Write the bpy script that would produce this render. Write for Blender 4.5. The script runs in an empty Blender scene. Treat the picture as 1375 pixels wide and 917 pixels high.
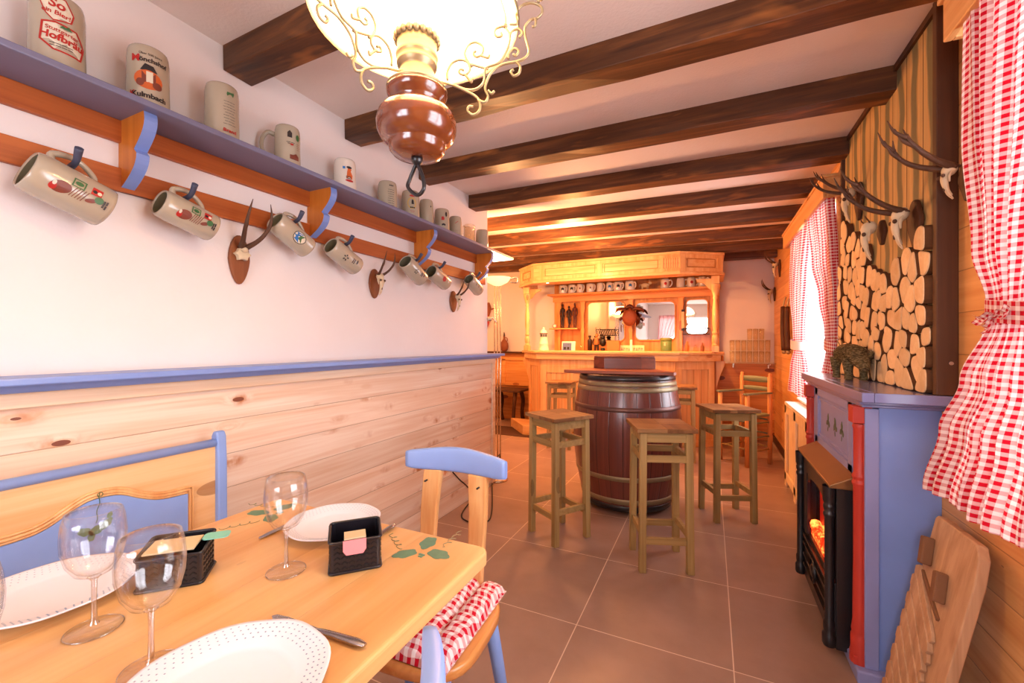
import bpy, bmesh, math, random
from mathutils import Vector, Matrix, Euler
from math import sin, cos, pi, radians as R, sqrt, atan2, floor
random.seed(7)
sc = bpy.context.scene
COL = sc.collection
# ---------------------------------------------------------------- camera
FPX, TH, CH, CYP = 564.0, R(25.3), 1.216, 460.0
cam_d = bpy.data.cameras.new('camera'); cam = bpy.data.objects.new('camera', cam_d); COL.objects.link(cam)
cam.location = (0, 0, CH); cam.rotation_euler = (pi/2, 0, TH)
cam_d.sensor_width = 36; cam_d.lens = FPX/1375*36; cam_d.shift_y = (CYP-458.5)/1375
cam_d.clip_start = 0.02
sc.camera = cam
_c, _s = cos(TH), sin(TH)
def _ray(u, v):
    a = (u-687.5)/FPX
    return Vector((a*_c-_s, a*_s+_c, -(v-CYP)/FPX))
def atx(u, v, x):
    r = _ray(u, v); return Vector((0, 0, CH))+r*(x/r.x)
def aty(u, v, y):
    r = _ray(u, v); return Vector((0, 0, CH))+r*(y/r.y)
def atz(u, v, z):
    r = _ray(u, v); return Vector((0, 0, CH))+r*((z-CH)/r.z)
def atd(u, v, d):
    return Vector((0, 0, CH))+_ray(u, v)*d
def zc(x): return 2.40-0.03*(x+1.76)           # slightly sagging ceiling
# ---------------------------------------------------------------- colour / nodes
def lin(c):
    if isinstance(c, str):
        c = c.lstrip('#'); c = [int(c[i:i+2], 16)/255 for i in (0, 2, 4)]
    return tuple((x/12.92 if x <= 0.04045 else ((x+0.055)/1.055)**2.4) for x in c[:3])+(1.0,)
class NT:
    def __init__(s, name):
        s.m = bpy.data.materials.new(name); s.m.use_nodes = True
        s.t = s.m.node_tree; s.n = s.t.nodes; s.l = s.t.links
        s.b = s.n['Principled BSDF']; s.out = s.n['Material Output']
    def node(s, typ, **kw):
        n = s.n.new(typ)
        for k, v in kw.items():
            if k.startswith('i_'): n.inputs[k[2:]].default_value = v
            else: setattr(n, k, v)
        return n
    def math(s, op, a, b=None, c=None, clamp=False):
        n = s.n.new('ShaderNodeMath'); n.operation = op; n.use_clamp = clamp
        for i, x in enumerate((a, b, c)):
            if x is None: continue
            if isinstance(x, (int, float)): n.inputs[i].default_value = x
            else: s.l.new(x, n.inputs[i])
        return n.outputs[0]
    def mix(s, f, a, b, mode='MIX'):
        n = s.n.new('ShaderNodeMix'); n.data_type = 'RGBA'; n.blend_type = mode
        for sock, x in ((n.inputs[0], f), (n.inputs[6], a), (n.inputs[7], b)):
            if isinstance(x, (int, float)): sock.default_value = x
            elif isinstance(x, tuple): sock.default_value = x
            else: s.l.new(x, sock)
        return n.outputs[2]
    def comb(s, x, y, z):
        n = s.n.new('ShaderNodeCombineXYZ')
        for i, v in enumerate((x, y, z)):
            if isinstance(v, (int, float)): n.inputs[i].default_value = v
            else: s.l.new(v, n.inputs[i])
        return n.outputs[0]
    def noise(s, vec, scale, detail=3, rough=.5, dist=0, dim='3D'):
        n = s.n.new('ShaderNodeTexNoise'); n.inputs['Scale'].default_value = scale
        n.inputs['Detail'].default_value = detail; n.inputs['Roughness'].default_value = rough
        n.inputs['Distortion'].default_value = dist
        if vec is not None: s.l.new(vec, n.inputs['Vector'])
        return n.outputs[0]
    def ramp(s, f, stops):
        n = s.n.new('ShaderNodeValToRGB'); e = n.color_ramp.elements
        while len(e) < len(stops): e.new(.5)
        for el, (p, c) in zip(e, stops):
            el.position = p; el.color = c if isinstance(c, tuple) else lin(c)
        s.l.new(f, n.inputs[0]); return n.outputs[0]
    def obj(s):
        n = s.n.new('ShaderNodeTexCoord'); return n.outputs['Object']
    def uv(s):
        n = s.n.new('ShaderNodeTexCoord'); return n.outputs['UV']
    def sep(s, v):
        n = s.n.new('ShaderNodeSeparateXYZ'); s.l.new(v, n.inputs[0]); return n.outputs
    def bump(s, h, strength=.3, dist=.002):
        n = s.n.new('ShaderNodeBump'); n.inputs['Strength'].default_value = strength; n.inputs['Distance'].default_value = dist
        s.l.new(h, n.inputs['Height']); s.l.new(n.outputs[0], s.b.inputs['Normal']); return n
    def col(s, c):
        if isinstance(c, tuple): s.b.inputs['Base Color'].default_value = c
        else: s.l.new(c, s.b.inputs['Base Color'])
    def fin(s, rough=.5, spec=.4, metal=0, coat=0):
        s.b.inputs['Roughness'].default_value = rough; s.b.inputs['Specular IOR Level'].default_value = spec
        s.b.inputs['Metallic'].default_value = metal; s.b.inputs['Coat Weight'].default_value = coat
        s.b.inputs['Coat Roughness'].default_value = .15
        return s.m
def plain(name, c, rough=.5, spec=.4, metal=0, coat=0, var=.06, scale=8):
    t = NT(name); c = lin(c)
    nz = t.noise(t.obj(), scale, 4)
    d = tuple(x*(1-var*2) for x in c[:3])+(1,)
    t.col(t.mix(nz, d, tuple(min(1, x*(1+var)) for x in c[:3])+(1,)))
    return t.fin(rough, spec, metal, coat)
def emis(name, c, st):
    t = NT(name); t.b.inputs['Base Color'].default_value = lin(c)
    t.b.inputs['Emission Color'].default_value = lin(c); t.b.inputs['Emission Strength'].default_value = st
    return t.m
def wood(name, base, dark, axis='y', plank=None, knots=.5, freq=26, rough=.45, spec=.35, knot='#7a3f1a', coat=0, groove=.0016, along=1.1, contrast=.75, halo=0, kscale=1.0):
    """plank = (axis letter, pitch): seams between boards; axis = direction of the grain."""
    t = NT(name); o = t.obj()
    oi = t.n.new('ShaderNodeObjectInfo')
    x, y, z = t.sep(o); C = {'x': x, 'y': y, 'z': z}
    rnd = t.math('MULTIPLY', oi.outputs['Random'], 7.3)
    seam = None
    if plank:
        q = t.math('DIVIDE', C[plank[0]], plank[1]); fl = t.math('FLOOR', q); fr = t.math('SUBTRACT', q, fl)
        wn = t.n.new('ShaderNodeTexWhiteNoise'); wn.noise_dimensions = '1D'; t.l.new(fl, wn.inputs['W'])
        prnd = wn.outputs['Value']
        off = t.math('ADD', t.math('MULTIPLY', prnd, 13.7), rnd)
        e = t.math('MINIMUM', fr, t.math('SUBTRACT', 1.0, fr))
        seam = t.math('LESS_THAN', e, groove/plank[1])
        seamh = t.math('MINIMUM', t.math('DIVIDE', e, groove*2/plank[1]), 1.0)
    else:
        off = rnd; prnd = None
    sc_ = {'x': 1.0, 'y': 1.0, 'z': 1.0}
    v = {k: (t.math('MULTIPLY', t.math('ADD', C[k], off), along) if k == axis else t.math('MULTIPLY', C[k], 1.0)) for k in 'xyz'}
    # knots: stretched voronoi
    kv = t.comb(*[t.math('MULTIPLY', t.math('ADD', C[k], off), (2.6 if k == axis else 6.5)*kscale) for k in 'xyz'])
    vo = t.n.new('ShaderNodeTexVoronoi'); vo.inputs['Scale'].default_value = 1.0; vo.inputs['Randomness'].default_value = 1
    t.l.new(kv, vo.inputs['Vector'])
    d = vo.outputs['Distance']
    near = t.math('SUBTRACT', 1.0, t.math('DIVIDE', d, .32), clamp=True)      # 1 at the knot
    near2 = t.math('MULTIPLY', near, near)
    # grain with the fibres bending round knots
    gv = t.comb(*[(t.math('MULTIPLY', v[k], 1.0) if k == axis else t.math('ADD', t.math('MULTIPLY', t.math('ADD', v[k], off), freq), t.math('MULTIPLY', near2, 2.2*knots))) for k in 'xyz'])
    g1 = t.noise(gv, 1.0, 3, .55, .6)
    gv2 = t.comb(*[(t.math('MULTIPLY', v[k], 2.0) if k == axis else t.math('MULTIPLY', v[k], freq*5)) for k in 'xyz'])
    g2 = t.noise(gv2, 1.0, 2, .5)
    g = t.math('ADD', t.math('MULTIPLY', g1, .8), t.math('MULTIPLY', g2, .2))
    c = t.ramp(g, [(.38, lin(base)), (.38+.34*(1.15-contrast*.4), tuple(a*contrast+b*(1-contrast) for a, b in zip(lin(dark), lin(base))))])
    broad = t.noise(t.comb(*[(t.math('MULTIPLY', t.math('ADD', C[k], off), 1.2 if k == axis else 5)) for k in 'xyz']), 1.0, 2)
    c = t.mix(t.math('MULTIPLY', t.math('SUBTRACT', broad, .35, clamp=True), 1.0), c, lin(dark))
    if knots > 0:
        rs = t.n.new('ShaderNodeSeparateColor'); t.l.new(vo.outputs['Color'], rs.inputs[0])
        kr = t.math('MULTIPLY', t.math('MULTIPLY', rs.outputs[0], rs.outputs[0]), .22)
        km = t.math('MULTIPLY', t.math('LESS_THAN', d, kr), min(1, knots*1.8))
        ring = t.math('MULTIPLY', t.math('SUBTRACT', 1.0, t.math('DIVIDE', t.math('ABSOLUTE', t.math('SUBTRACT', d, .09)), .05), clamp=True), .65*knots)
        c = t.mix(ring, c, lin(dark))
        if halo:
            hv_ = t.noise(t.comb(*[t.math('MULTIPLY', C[k], 14 if k == axis else 9) for k in 'xyz']), 1.0, 4, .6)
            hz_ = t.math('MULTIPLY', t.math('MULTIPLY', t.math('SUBTRACT', 1.0, t.math('DIVIDE', d, .30), clamp=True), t.math('SUBTRACT', rs.outputs[1], .1, clamp=True)), t.math('MULTIPLY', t.math('SUBTRACT', hv_, .42, clamp=True), 14*halo), clamp=True)
            c = t.mix(hz_, c, lin('#bd7647'))
        c = t.mix(km, c, lin(knot))
    if plank:
        hv = t.math('ADD', t.math('MULTIPLY', prnd, .16), .90)
        c = t.mix(1.0, c, t.comb(hv, hv, hv), 'MULTIPLY')
        c = t.mix(t.math('MULTIPLY', seam, .6), c, tuple(a*.45 for a in lin(dark)[:3])+(1,))
    t.col(c)
    if plank: t.bump(seamh, .45, .002)
    else: t.bump(g, .12, .001)
    return t.fin(rough, spec, 0, coat)
def gingham(name, red='#c01228', white='#efe0dc', period=.0193, transl=.35, obj_axes=None):
    t = NT(name)
    if obj_axes:
        s3 = t.sep(t.obj()); u, v = [s3['xyz'.index(a)] for a in obj_axes]
        u = t.math('DIVIDE', u, period); v = t.math('DIVIDE', v, period)
    else:
        s3 = t.sep(t.uv()); u = t.math('DIVIDE', s3[0], period); v = t.math('DIVIDE', s3[1], period)
    a = t.math('LESS_THAN', t.math('FRACT', u), .5); b = t.math('LESS_THAN', t.math('FRACT', v), .5)
    f = t.math('MULTIPLY', t.math('ADD', a, b), .5)
    c = t.ramp(f, [(0.0, lin(white)), (.5, tuple(w*.5+r*.5 for w, r in zip(lin(white), lin(red)))), (1.0, lin(red))])
    t.col(c); t.fin(.85, .15)
    if transl:
        tr = t.n.new('ShaderNodeBsdfTranslucent'); t.l.new(c, tr.inputs[0])
        mx = t.n.new('ShaderNodeMixShader'); mx.inputs[0].default_value = transl
        t.l.new(t.b.outputs[0], mx.inputs[1]); t.l.new(tr.outputs[0], mx.inputs[2]); t.l.new(mx.outputs[0], t.out.inputs[0])
    return t.m
def thin_glass(name, tint='#ffffff', lo=.06, hi=.75, pw=2.2):
    t = NT(name); t.n.remove(t.b)
    lw = t.n.new('ShaderNodeLayerWeight'); lw.inputs[0].default_value = .5
    f = t.math('ADD', t.math('MULTIPLY', t.math('POWER', lw.outputs['Facing'], pw), hi), lo)
    tr = t.n.new('ShaderNodeBsdfTransparent'); tr.inputs[0].default_value = lin(tint)
    gl = t.n.new('ShaderNodeBsdfGlossy'); gl.inputs['Roughness'].default_value = .03
    mx = t.n.new('ShaderNodeMixShader'); t.l.new(f, mx.inputs[0]); t.l.new(tr.outputs[0], mx.inputs[1]); t.l.new(gl.outputs[0], mx.inputs[2])
    t.l.new(mx.outputs[0], t.out.inputs[0]); return t.m
# ---------------------------------------------------------------- mesh builder
def V3(p): return Vector(p)
def frame(d):
    d = d.normalized(); a = Vector((0, 0, 1)) if abs(d.z) < .95 else Vector((1, 0, 0))
    x = a.cross(d).normalized(); return x, d.cross(x).normalized(), d
def smooth_path(pts, n=6):
    pts = [V3(p) for p in pts]
    if len(pts) < 3: return pts
    P = [pts[0]*2-pts[1]]+pts+[pts[-1]*2-pts[-2]]; out = []
    for i in range(1, len(P)-2):
        for k in range(n):
            t = k/n; a, b, c, d = P[i-1:i+3]
            out.append(.5*((2*b)+(c-a)*t+(2*a-5*b+4*c-d)*t*t+(3*b-a-3*c+d)*t**3))
    out.append(pts[-1]); return out
class MB:
    def __init__(s): s.v = []; s.f = []; s.m = []; s.sm = []; s.uv = None; s.X = None
    def add(s, vs, fs, mi=0, smooth=False):
        b = len(s.v)
        vs = [V3(p) for p in vs]
        if s.X is not None: vs = [s.X@p for p in vs]
        s.v += vs
        for f in fs: s.f.append([b+i for i in f]); s.m.append(mi); s.sm.append(smooth)
        return b
    def box(s, c, d, rz=0, mi=0, M=None):
        h = [x/2 for x in d]
        vs = [Vector((sx*h[0], sy*h[1], sz*h[2])) for sz in (-1, 1) for sy in (-1, 1) for sx in (-1, 1)]
        m = Matrix.Rotation(rz, 3, 'Z') if M is None else M
        vs = [m@p+V3(c) for p in vs]
        s.add(vs, [(0, 2, 3, 1), (4, 5, 7, 6), (0, 1, 5, 4), (2, 6, 7, 3), (0, 4, 6, 2), (1, 3, 7, 5)], mi); return s
    def bar(s, a, b, w, h, mi=0, up=None):
        """rectangular stick from a to b; w across, h along 'up'"""
        a, b = V3(a), V3(b); d = b-a; L = d.length; d = d.normalized()
        u = V3(up) if up else (Vector((0, 0, 1)) if abs(d.z) < .95 else Vector((0, 1, 0)))
        x = d.cross(u).normalized(); y = x.cross(d).normalized()
        M = Matrix((x, y, d)).transposed(); return s.box((a+b)/2, (w, h, L), mi=mi, M=M)
    def cyl(s, a, b, r0, r1=None, n=16, mi=0, cap=True):
        return s.tube([a, b], [r0, r0 if r1 is None else r1], n, mi, cap, raw=True)
    def tube(s, pts, r, n=8, mi=0, cap=True, raw=False, sub=5, flat=1.0):
        if not raw:
            m0 = len(pts); P = smooth_path(pts, sub)
            if isinstance(r, (list, tuple)):
                rr = []
                for i in range(len(P)):
                    t = i/(len(P)-1)*(m0-1); k = min(int(t), m0-2); q = t-k; rr.append(r[k]*(1-q)+r[k+1]*q)
            else: rr = [r]*len(P)
        else:
            P = [V3(p) for p in pts]; rr = r if isinstance(r, (list, tuple)) else [r]*len(P)
        vs = []; fs = []; x = None
        for i, p in enumerate(P):
            d = (P[min(i+1, len(P)-1)]-P[max(i-1, 0)])
            if d.length < 1e-9: d = Vector((0, 0, 1))
            d = d.normalized()
            if x is None: x, y, _ = frame(d)
            else:
                x = (x-d*x.dot(d))
                if x.length < 1e-6: x = frame(d)[0]
                x = x.normalized(); y = d.cross(x)
            for k in range(n):
                a = 2*pi*k/n; vs.append(p+(x*cos(a)+y*sin(a)*flat)*rr[i])
        for i in range(len(P)-1):
            for k in range(n):
                k2 = (k+1) % n; fs.append((i*n+k, i*n+k2, (i+1)*n+k2, (i+1)*n+k))
        b = s.add(vs, fs, mi, True)
        if cap:
            L = (len(P)-1)*n
            s.f.append([b+k for k in range(n)][::-1]); s.m.append(mi); s.sm.append(False)
            s.f.append([b+L+k for k in range(n)]); s.m.append(mi); s.sm.append(False)
        return s
    def lathe(s, prof, c=(0, 0, 0), n=24, mi=0, axis=None, rad=None, smooth=True, a0=0, a1=2*pi):
        """prof: [(r,z)...]; rad(angle)->factor"""
        c = V3(c); full = abs(a1-a0-2*pi) < 1e-6; m = n if full else n+1
        vs = []; fs = []
        Mx = None
        if axis is not None:
            x, y, d = frame(V3(axis)); Mx = Matrix((x, y, d)).transposed()
        for (r, z) in prof:
            for k in range(m):
                a = a0+(a1-a0)*k/n; q = r*(rad(a) if rad else 1)
                p = Vector((q*cos(a), q*sin(a), z)); vs.append((Mx@p if Mx else p)+c)
        for i in range(len(prof)-1):
            for k in range(n):
                k2 = (k+1) % m if full else k+1
                fs.append((i*m+k, i*m+k2, (i+1)*m+k2, (i+1)*m+k))
        s.add(vs, fs, mi, smooth); return s
    def prism(s, poly, h, origin=(0, 0, 0), ux=(1, 0, 0), uy=(0, 1, 0), mi=0, smooth=False):
        """polygon in plane (ux,uy), extruded by h along ux x uy"""
        o, ux, uy = V3(origin), V3(ux), V3(uy); w = ux.cross(uy).normalized()*h; n = len(poly)
        A = [o+ux*p[0]+uy*p[1] for p in poly]
        b = s.add(A+[p+w for p in A], [], mi)
        s.f.append([b+i for i in range(n)][::-1]); s.m.append(mi); s.sm.append(False)
        s.f.append([b+n+i for i in range(n)]); s.m.append(mi); s.sm.append(False)
        for i in range(n):
            j = (i+1) % n; s.f.append([b+i, b+j, b+n+j, b+n+i]); s.m.append(mi); s.sm.append(smooth)
        return s
    def ball(s, c, r, n=12, mi=0, rot=None):
        r = (r, r, r) if isinstance(r, (int, float)) else r; c = V3(c); vs = []; fs = []; h = n//2+1
        for i in range(h+1):
            a = -pi/2+pi*i/h
            for k in range(n):
                b = 2*pi*k/n; p = Vector((r[0]*cos(a)*cos(b), r[1]*cos(a)*sin(b), r[2]*sin(a)))
                vs.append((rot@p if rot else p)+c)
        for i in range(h):
            for k in range(n): fs.append((i*n+k, i*n+(k+1) % n, (i+1)*n+(k+1) % n, (i+1)*n+k))
        s.add(vs, fs, mi, True); return s
    def grid(s, fn, nu, nv, mi=0, uvfn=None, smooth=True):
        vs = [fn(i/nu, j/nv) for j in range(nv+1) for i in range(nu+1)]
        fs = [(j*(nu+1)+i, j*(nu+1)+i+1, (j+1)*(nu+1)+i+1, (j+1)*(nu+1)+i) for j in range(nv) for i in range(nu)]
        b = s.add(vs, fs, mi, smooth)
        if uvfn:
            if s.uv is None: s.uv = {}
            for j in range(nv+1):
                for i in range(nu+1): s.uv[b+j*(nu+1)+i] = uvfn(i/nu, j/nv)
        return s
    def mesh(s, name, mats, inv=None, fix=True):
        me = bpy.data.meshes.new(name)
        vs = [inv@p for p in s.v] if inv is not None else s.v
        me.from_pydata([tuple(p) for p in vs], [], s.f)
        for m in (mats if isinstance(mats, (list, tuple)) else [mats]): me.materials.append(m)
        me.polygons.foreach_set('material_index', s.m); me.polygons.foreach_set('use_smooth', s.sm)
        if s.uv is not None:
            L = me.uv_layers.new(name='UVMap')
            for lp in me.loops: L.data[lp.index].uv = s.uv.get(lp.vertex_index, (0, 0))
        if fix:
            bm = bmesh.new(); bm.from_mesh(me); bmesh.ops.recalc_face_normals(bm, faces=bm.faces[:]); bm.to_mesh(me); bm.free()
        me.update(); return me
    def build(s, name, mats, parent=None, bevel=0, seg=2, local=False, fix=True, solid=0, sub=0):
        inv = None; loc = None
        if parent is not None and not local:
            inv = parent.matrix_basis.inverted()
            if parent.parent is not None: inv = (parent.parent.matrix_basis@parent.matrix_basis).inverted()
        me = s.mesh(name, mats, inv, fix); o = bpy.data.objects.new(name, me); COL.objects.link(o)
        if parent is not None: o.parent = parent
        if solid:
            m = o.modifiers.new('solid', 'SOLIDIFY'); m.thickness = solid; m.offset = 0
        if bevel:
            m = o.modifiers.new('bevel', 'BEVEL'); m.width = bevel; m.segments = seg; m.limit_method = 'ANGLE'; m.angle_limit = R(40)
        if sub:
            m = o.modifiers.new('sub', 'SUBSURF'); m.levels = sub; m.render_levels = sub
        return o
def tag(o, label=None, cat=None, group=None, kind=None):
    if label: o['label'] = label
    if cat: o['category'] = cat
    if group: o['group'] = group
    if kind: o['kind'] = kind
    return o
def thing(name, label, cat, loc=(0, 0, 0), rz=0, group=None, rot=None):
    o = bpy.data.objects.new(name, None); COL.objects.link(o); o.empty_display_size = .05
    o.location = loc; o.rotation_euler = rot.to_euler() if rot is not None else (0, 0, rz)
    o.matrix_basis = Matrix.Translation(V3(loc))@(rot if rot is not None else Euler((0, 0, rz)).to_matrix()).to_4x4()
    return tag(o, label, cat, group)
def struct(name, mb, mats, bevel=0, **k):
    o = mb.build(name, mats, bevel=bevel, **k); o['kind'] = 'structure'; return o
def one(name, mb, mats, label, cat, group=None, loc=None, **k):
    """thing that is a single mesh"""
    o = mb.build(name, mats, **k); tag(o, label, cat, group)
    if loc is not None: o.location = loc
    return o
def copy_tree(o, label=None, parent=None):
    c = o.copy(); COL.objects.link(c)
    if parent is not None: c.parent = parent
    if label: c['label'] = label
    for ch in list(o.children): copy_tree(ch, None, c)
    return c
# text --------------------------------------------------------------------
def text_mesh(txt, size, bold=.0):
    cu = bpy.data.curves.new('t', 'FONT'); cu.body = txt; cu.size = size; cu.align_x = 'CENTER'; cu.align_y = 'CENTER'
    cu.offset = bold*size; cu.resolution_u = 3
    ob = bpy.data.objects.new('t', cu); COL.objects.link(ob)
    dg = bpy.context.evaluated_depsgraph_get(); dg.update()
    me = bpy.data.meshes.new_from_object(ob.evaluated_get(dg))
    vs = [v.co.copy() for v in me.vertices]; fs = [tuple(p.vertices) for p in me.polygons]
    bpy.data.objects.remove(ob); bpy.data.curves.remove(cu); bpy.data.meshes.remove(me)
    return vs, fs
# ---------------------------------------------------------------- materials
M = {}
M['plaster'] = (lambda: (lambda t: (t.col(t.mix(t.noise(t.obj(), 3, 4), lin('#e2d8d4'), lin('#ece5e2'))), t.bump(t.noise(t.obj(), 60, 5), .25, .002), t.fin(.9, .1))[-1])(NT('white_plaster')))()
M['ceiling'] = (lambda: (lambda t: (t.col(t.mix(t.noise(t.obj(), 2.5, 5), lin('#e6d3c8'), lin('#f0e2da'))), t.bump(t.noise(t.obj(), 90, 5), .5, .003), t.fin(.95, .1))[-1])(NT('ceiling_plaster')))()
def beam_mat():
    t = NT('dark_beam'); x, y, z = t.sep(t.obj()); oi = t.n.new('ShaderNodeObjectInfo')
    off = t.math('MULTIPLY', oi.outputs['Random'], 9)
    g = t.noise(t.comb(t.math('MULTIPLY', t.math('ADD', x, off), 1.6), t.math('MULTIPLY', y, 30), t.math('MULTIPLY', z, 30)), 1, 5, .6, .5)
    c = t.ramp(g, [(.3, '#3a1f10'), (.55, '#5c361b'), (.75, '#7f4e28')])
    p = t.noise(t.comb(t.math('MULTIPLY', t.math('ADD', x, off), 2.2), t.math('MULTIPLY', y, 9), t.math('MULTIPLY', z, 9)), 1, 3, .6, .4)
    c = t.mix(t.math('MULTIPLY', t.math('SUBTRACT', p, .56, clamp=True), 5, clamp=True), c, lin('#ad6c34'))
    t.col(c); t.bump(g, .4, .003); return t.fin(.5, .35)
M['beam'] = beam_mat()
def tile_mat():
    t = NT('floor_tiles'); x, y, z = t.sep(t.obj())
    qx = t.math('DIVIDE', t.math('ADD', x, .522), .6); qy = t.math('DIVIDE', t.math('SUBTRACT', y, 2.356), .6)
    fx, fy = t.math('FLOOR', qx), t.math('FLOOR', qy)
    rx, ry = t.math('FRACT', qx), t.math('FRACT', qy)
    e = t.math('MINIMUM', t.math('MINIMUM', rx, t.math('SUBTRACT', 1, rx)), t.math('MINIMUM', ry, t.math('SUBTRACT', 1, ry)))
    grout = t.math('LESS_THAN', e, .0035)
    wn = t.n.new('ShaderNodeTexWhiteNoise'); wn.noise_dimensions = '3D'; t.l.new(t.comb(fx, fy, 0), wn.inputs['Vector'])
    n = t.noise(t.obj(), 3.5, 6, .6)
    c = t.mix(n, lin('#836658'), lin('#b29180'))
    h = t.math('ADD', t.math('MULTIPLY', wn.outputs['Value'], .14), .9)
    c = t.mix(1.0, c, t.comb(h, h, h), 'MULTIPLY')
    c = t.mix(grout, c, lin('#d8bfa8')); t.col(c)
    t.bump(t.math('ADD', t.math('MULTIPLY', t.math('MINIMUM', t.math('MULTIPLY', e, 120), 1), 1), t.math('MULTIPLY', n, .1)), .3, .002)
    return t.fin(.38, .45)
M['tile'] = tile_mat()
PIN, PID = '#efcfa4', '#d79a5c'
M['wainscot'] = wood('pine_wainscot', '#f3dfcb', '#dcae88', 'y', ('z', .131), .8, 24, knot='#7e4630', halo=1.0, kscale=1.45)
M['rail_pine'] = wood('pine_rail', '#f0d8bc', '#d8aa80', 'y', None, .4, 26)
M['wallpine'] = wood('pine_wall_boards', '#ecb473', '#cf8440', 'y', ('z', .131), .35, 22, knot='#8a4a22')
M['wallpine_x'] = wood('pine_back_boards', '#e0a05c', '#b9682c', 'x', ('z', .131), .5, 22, knot='#7a3a18')
M['barpine_v'] = wood('pine_upright', '#efc48a', '#d58f4b', 'z', None, .35, 26, knot='#a8551f', coat=.2)
M['barpine_x'] = wood('pine_lengthwise', '#f0c78e', '#d58f4b', 'x', None, .35, 26, knot='#a8551f', coat=.2)
M['barpine_groove'] = wood('pine_tongue_boards', '#efc48a', '#d08846', 'z', ('x', .075), .2, 26, knot='#a8551f', groove=.003)
M['hutch'] = wood('pine_hutch', '#e2a45e', '#bf6e2e', 'z', None, .4, 26, knot='#93451a', coat=.2)
M['hutch_x'] = wood('pine_hutch_shelf', '#e6aa64', '#c27333', 'x', None, .4, 26, knot='#93451a', coat=.2)
M['valance'] = wood('pine_valance', '#e8b274', '#cc8744', 'y', None, .3, 26, coat=.1)
M['batten'] = wood('stained_batten', '#b8622a', '#8e3f14', 'y', None, .5, 30, knot='#5c2409')
M['bracket'] = wood('stained_bracket', '#cf7c2e', '#b5611c', 'z', None, .2, 30)
M['table'] = wood('table_top_pine', '#eab877', '#d8924a', 'y', ('x', .18), .10, 14, rough=.32, spec=.5, groove=.0003, coat=.15)
M['chairpine'] = wood('chair_pine', '#eabc80', '#d0894a', 'z', None, .15, 24, rough=.35, coat=.2)
M['benchpine'] = wood('bench_pine', '#ecc491', '#d59a5c', 'y', None, .3, 24, rough=.4, coat=.15)
M['seatpine'] = wood('seat_pine', '#dc9a56', '#b5662c', 'y', None, .1, 20, rough=.3, coat=.3)
M['stool'] = wood('olive_stained_stool', '#b39660', '#846639', 'z', None, .25, 34, rough=.6, knot='#4c3519')
M['stool_seat'] = wood('stool_seat_wood', '#a47a4c', '#6e4524', 'x', None, .35, 26, rough=.5, knot='#4c2c14')
M['stool_seat2'] = wood('stool_seat_wood_cross', '#8e6138', '#5e3a1e', 'y', None, .35, 26, rough=.5, knot='#4c2c14')
M['highchair'] = wood('child_chair_wood', '#e2a261', '#c9763a', 'z', None, .1, 24, rough=.4)
M['greenwood'] = plain('green_painted_wood', '#7f8464', .5)
M['darkboard'] = wood('dark_board', '#5b371f', '#3a2010', 'z', None, .2, 20, rough=.6)
M['leafdark'] = plain('dark_green_leaf', '#4e6350', .5)
M['twig'] = plain('dry_twig', '#a88658', .8)
M['mantel'] = plain('mantel_grey_blue', '#787ba8', .25, .5, coat=.3)
M['fireglow'] = emis('fire_glow', '#8a1508', .7)
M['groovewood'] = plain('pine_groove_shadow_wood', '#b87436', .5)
M['mahog2'] = plain('box_lid', '#7a4531', .5)
M['chimney'] = emis('lit_chimney', '#ffe9b0', 2.2)
M['glowbowl'] = emis('lit_bowl', '#ffdca0', 1.0)
M['mahog'] = wood('mahogany_box', '#8a4a30', '#612c1b', 'x', None, 0, 20, rough=.35, coat=.2)
M['redboard'] = wood('reddish_table_board', '#b86842', '#8e4526', 'x', None, .1, 20, rough=.4)
M['plaque'] = wood('plaque_wood', '#93562f', '#6f3a1c', 'z', None, 0, 26, rough=.55)
M['darkplaque'] = wood('dark_plaque_wood', '#5a3218', '#38200f', 'z', None, 0, 26, rough=.6)
M['sawboard'] = wood('weathered_board', '#c89f7a', '#a07552', 'z', None, .1, 30, rough=.8)
M['sawblock'] = plain('dark_wood_block', '#7a5236', .8)
M['radiator'] = wood('cream_pine_cover', '#f0d6ae', '#deb585', 'z', None, .1, 26)
M['blue'] = plain('blue_paint', '#7a93d2', .42, .4, coat=.1)
M['blue2'] = plain('chair_blue_paint', '#86a2dc', .42, .4, coat=.1)
M['shelfblue'] = plain('grey_blue_paint', '#77758f', .4, .4)
M['bluemauve'] = plain('mauve_blue_paint', '#8b8fc0', .42, .4, coat=.1)
M['red'] = plain('red_paint', '#b8382a', .45, .4)
M['iron'] = plain('black_cast_iron', '#1a181b', .35, .5, 0, .2)
M['bronze'] = plain('bronze_hood', '#8c6a44', .3, .5, .6)
M['blackplastic'] = plain('black_plastic', '#17141a', .3, .5)
M['brass'] = plain('antique_brass', '#a5906c', .38, .5, .55)
M['steel'] = plain('cutlery_steel', '#b9b4b2', .22, .5, 1.0)
M['nickel'] = plain('lamp_nickel', '#d8c8b0', .25, .5, .9)
M['hoopmetal'] = plain('galvanised_hoop', '#9c8d6c', .45, .5, .5, var=.2)
M['ceramic'] = plain('grey_stoneware', '#b1a48e', .22, .5, coat=.5, var=.05)
M['ceramic_w'] = plain('white_stoneware', '#ddd2c4', .22, .5, coat=.5, var=.03)
M['mug_in'] = plain('stoneware_inside', '#6f6a52', .4, .4)
M['plate'] = plain('white_plate', '#e6e0e3', .3, .5, coat=.3, var=.01)
M['peg'] = plain('peg_blue_grey', '#454a60', .5)
M['ink_black'] = plain('print_black', '#2a2222', .4); M['ink_red'] = plain('print_red', '#b3261e', .4)
M['ink_brown'] = plain('print_brown', '#7a3b2a', .4); M['ink_green'] = plain('print_green', '#3f6a3e', .4)
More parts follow.
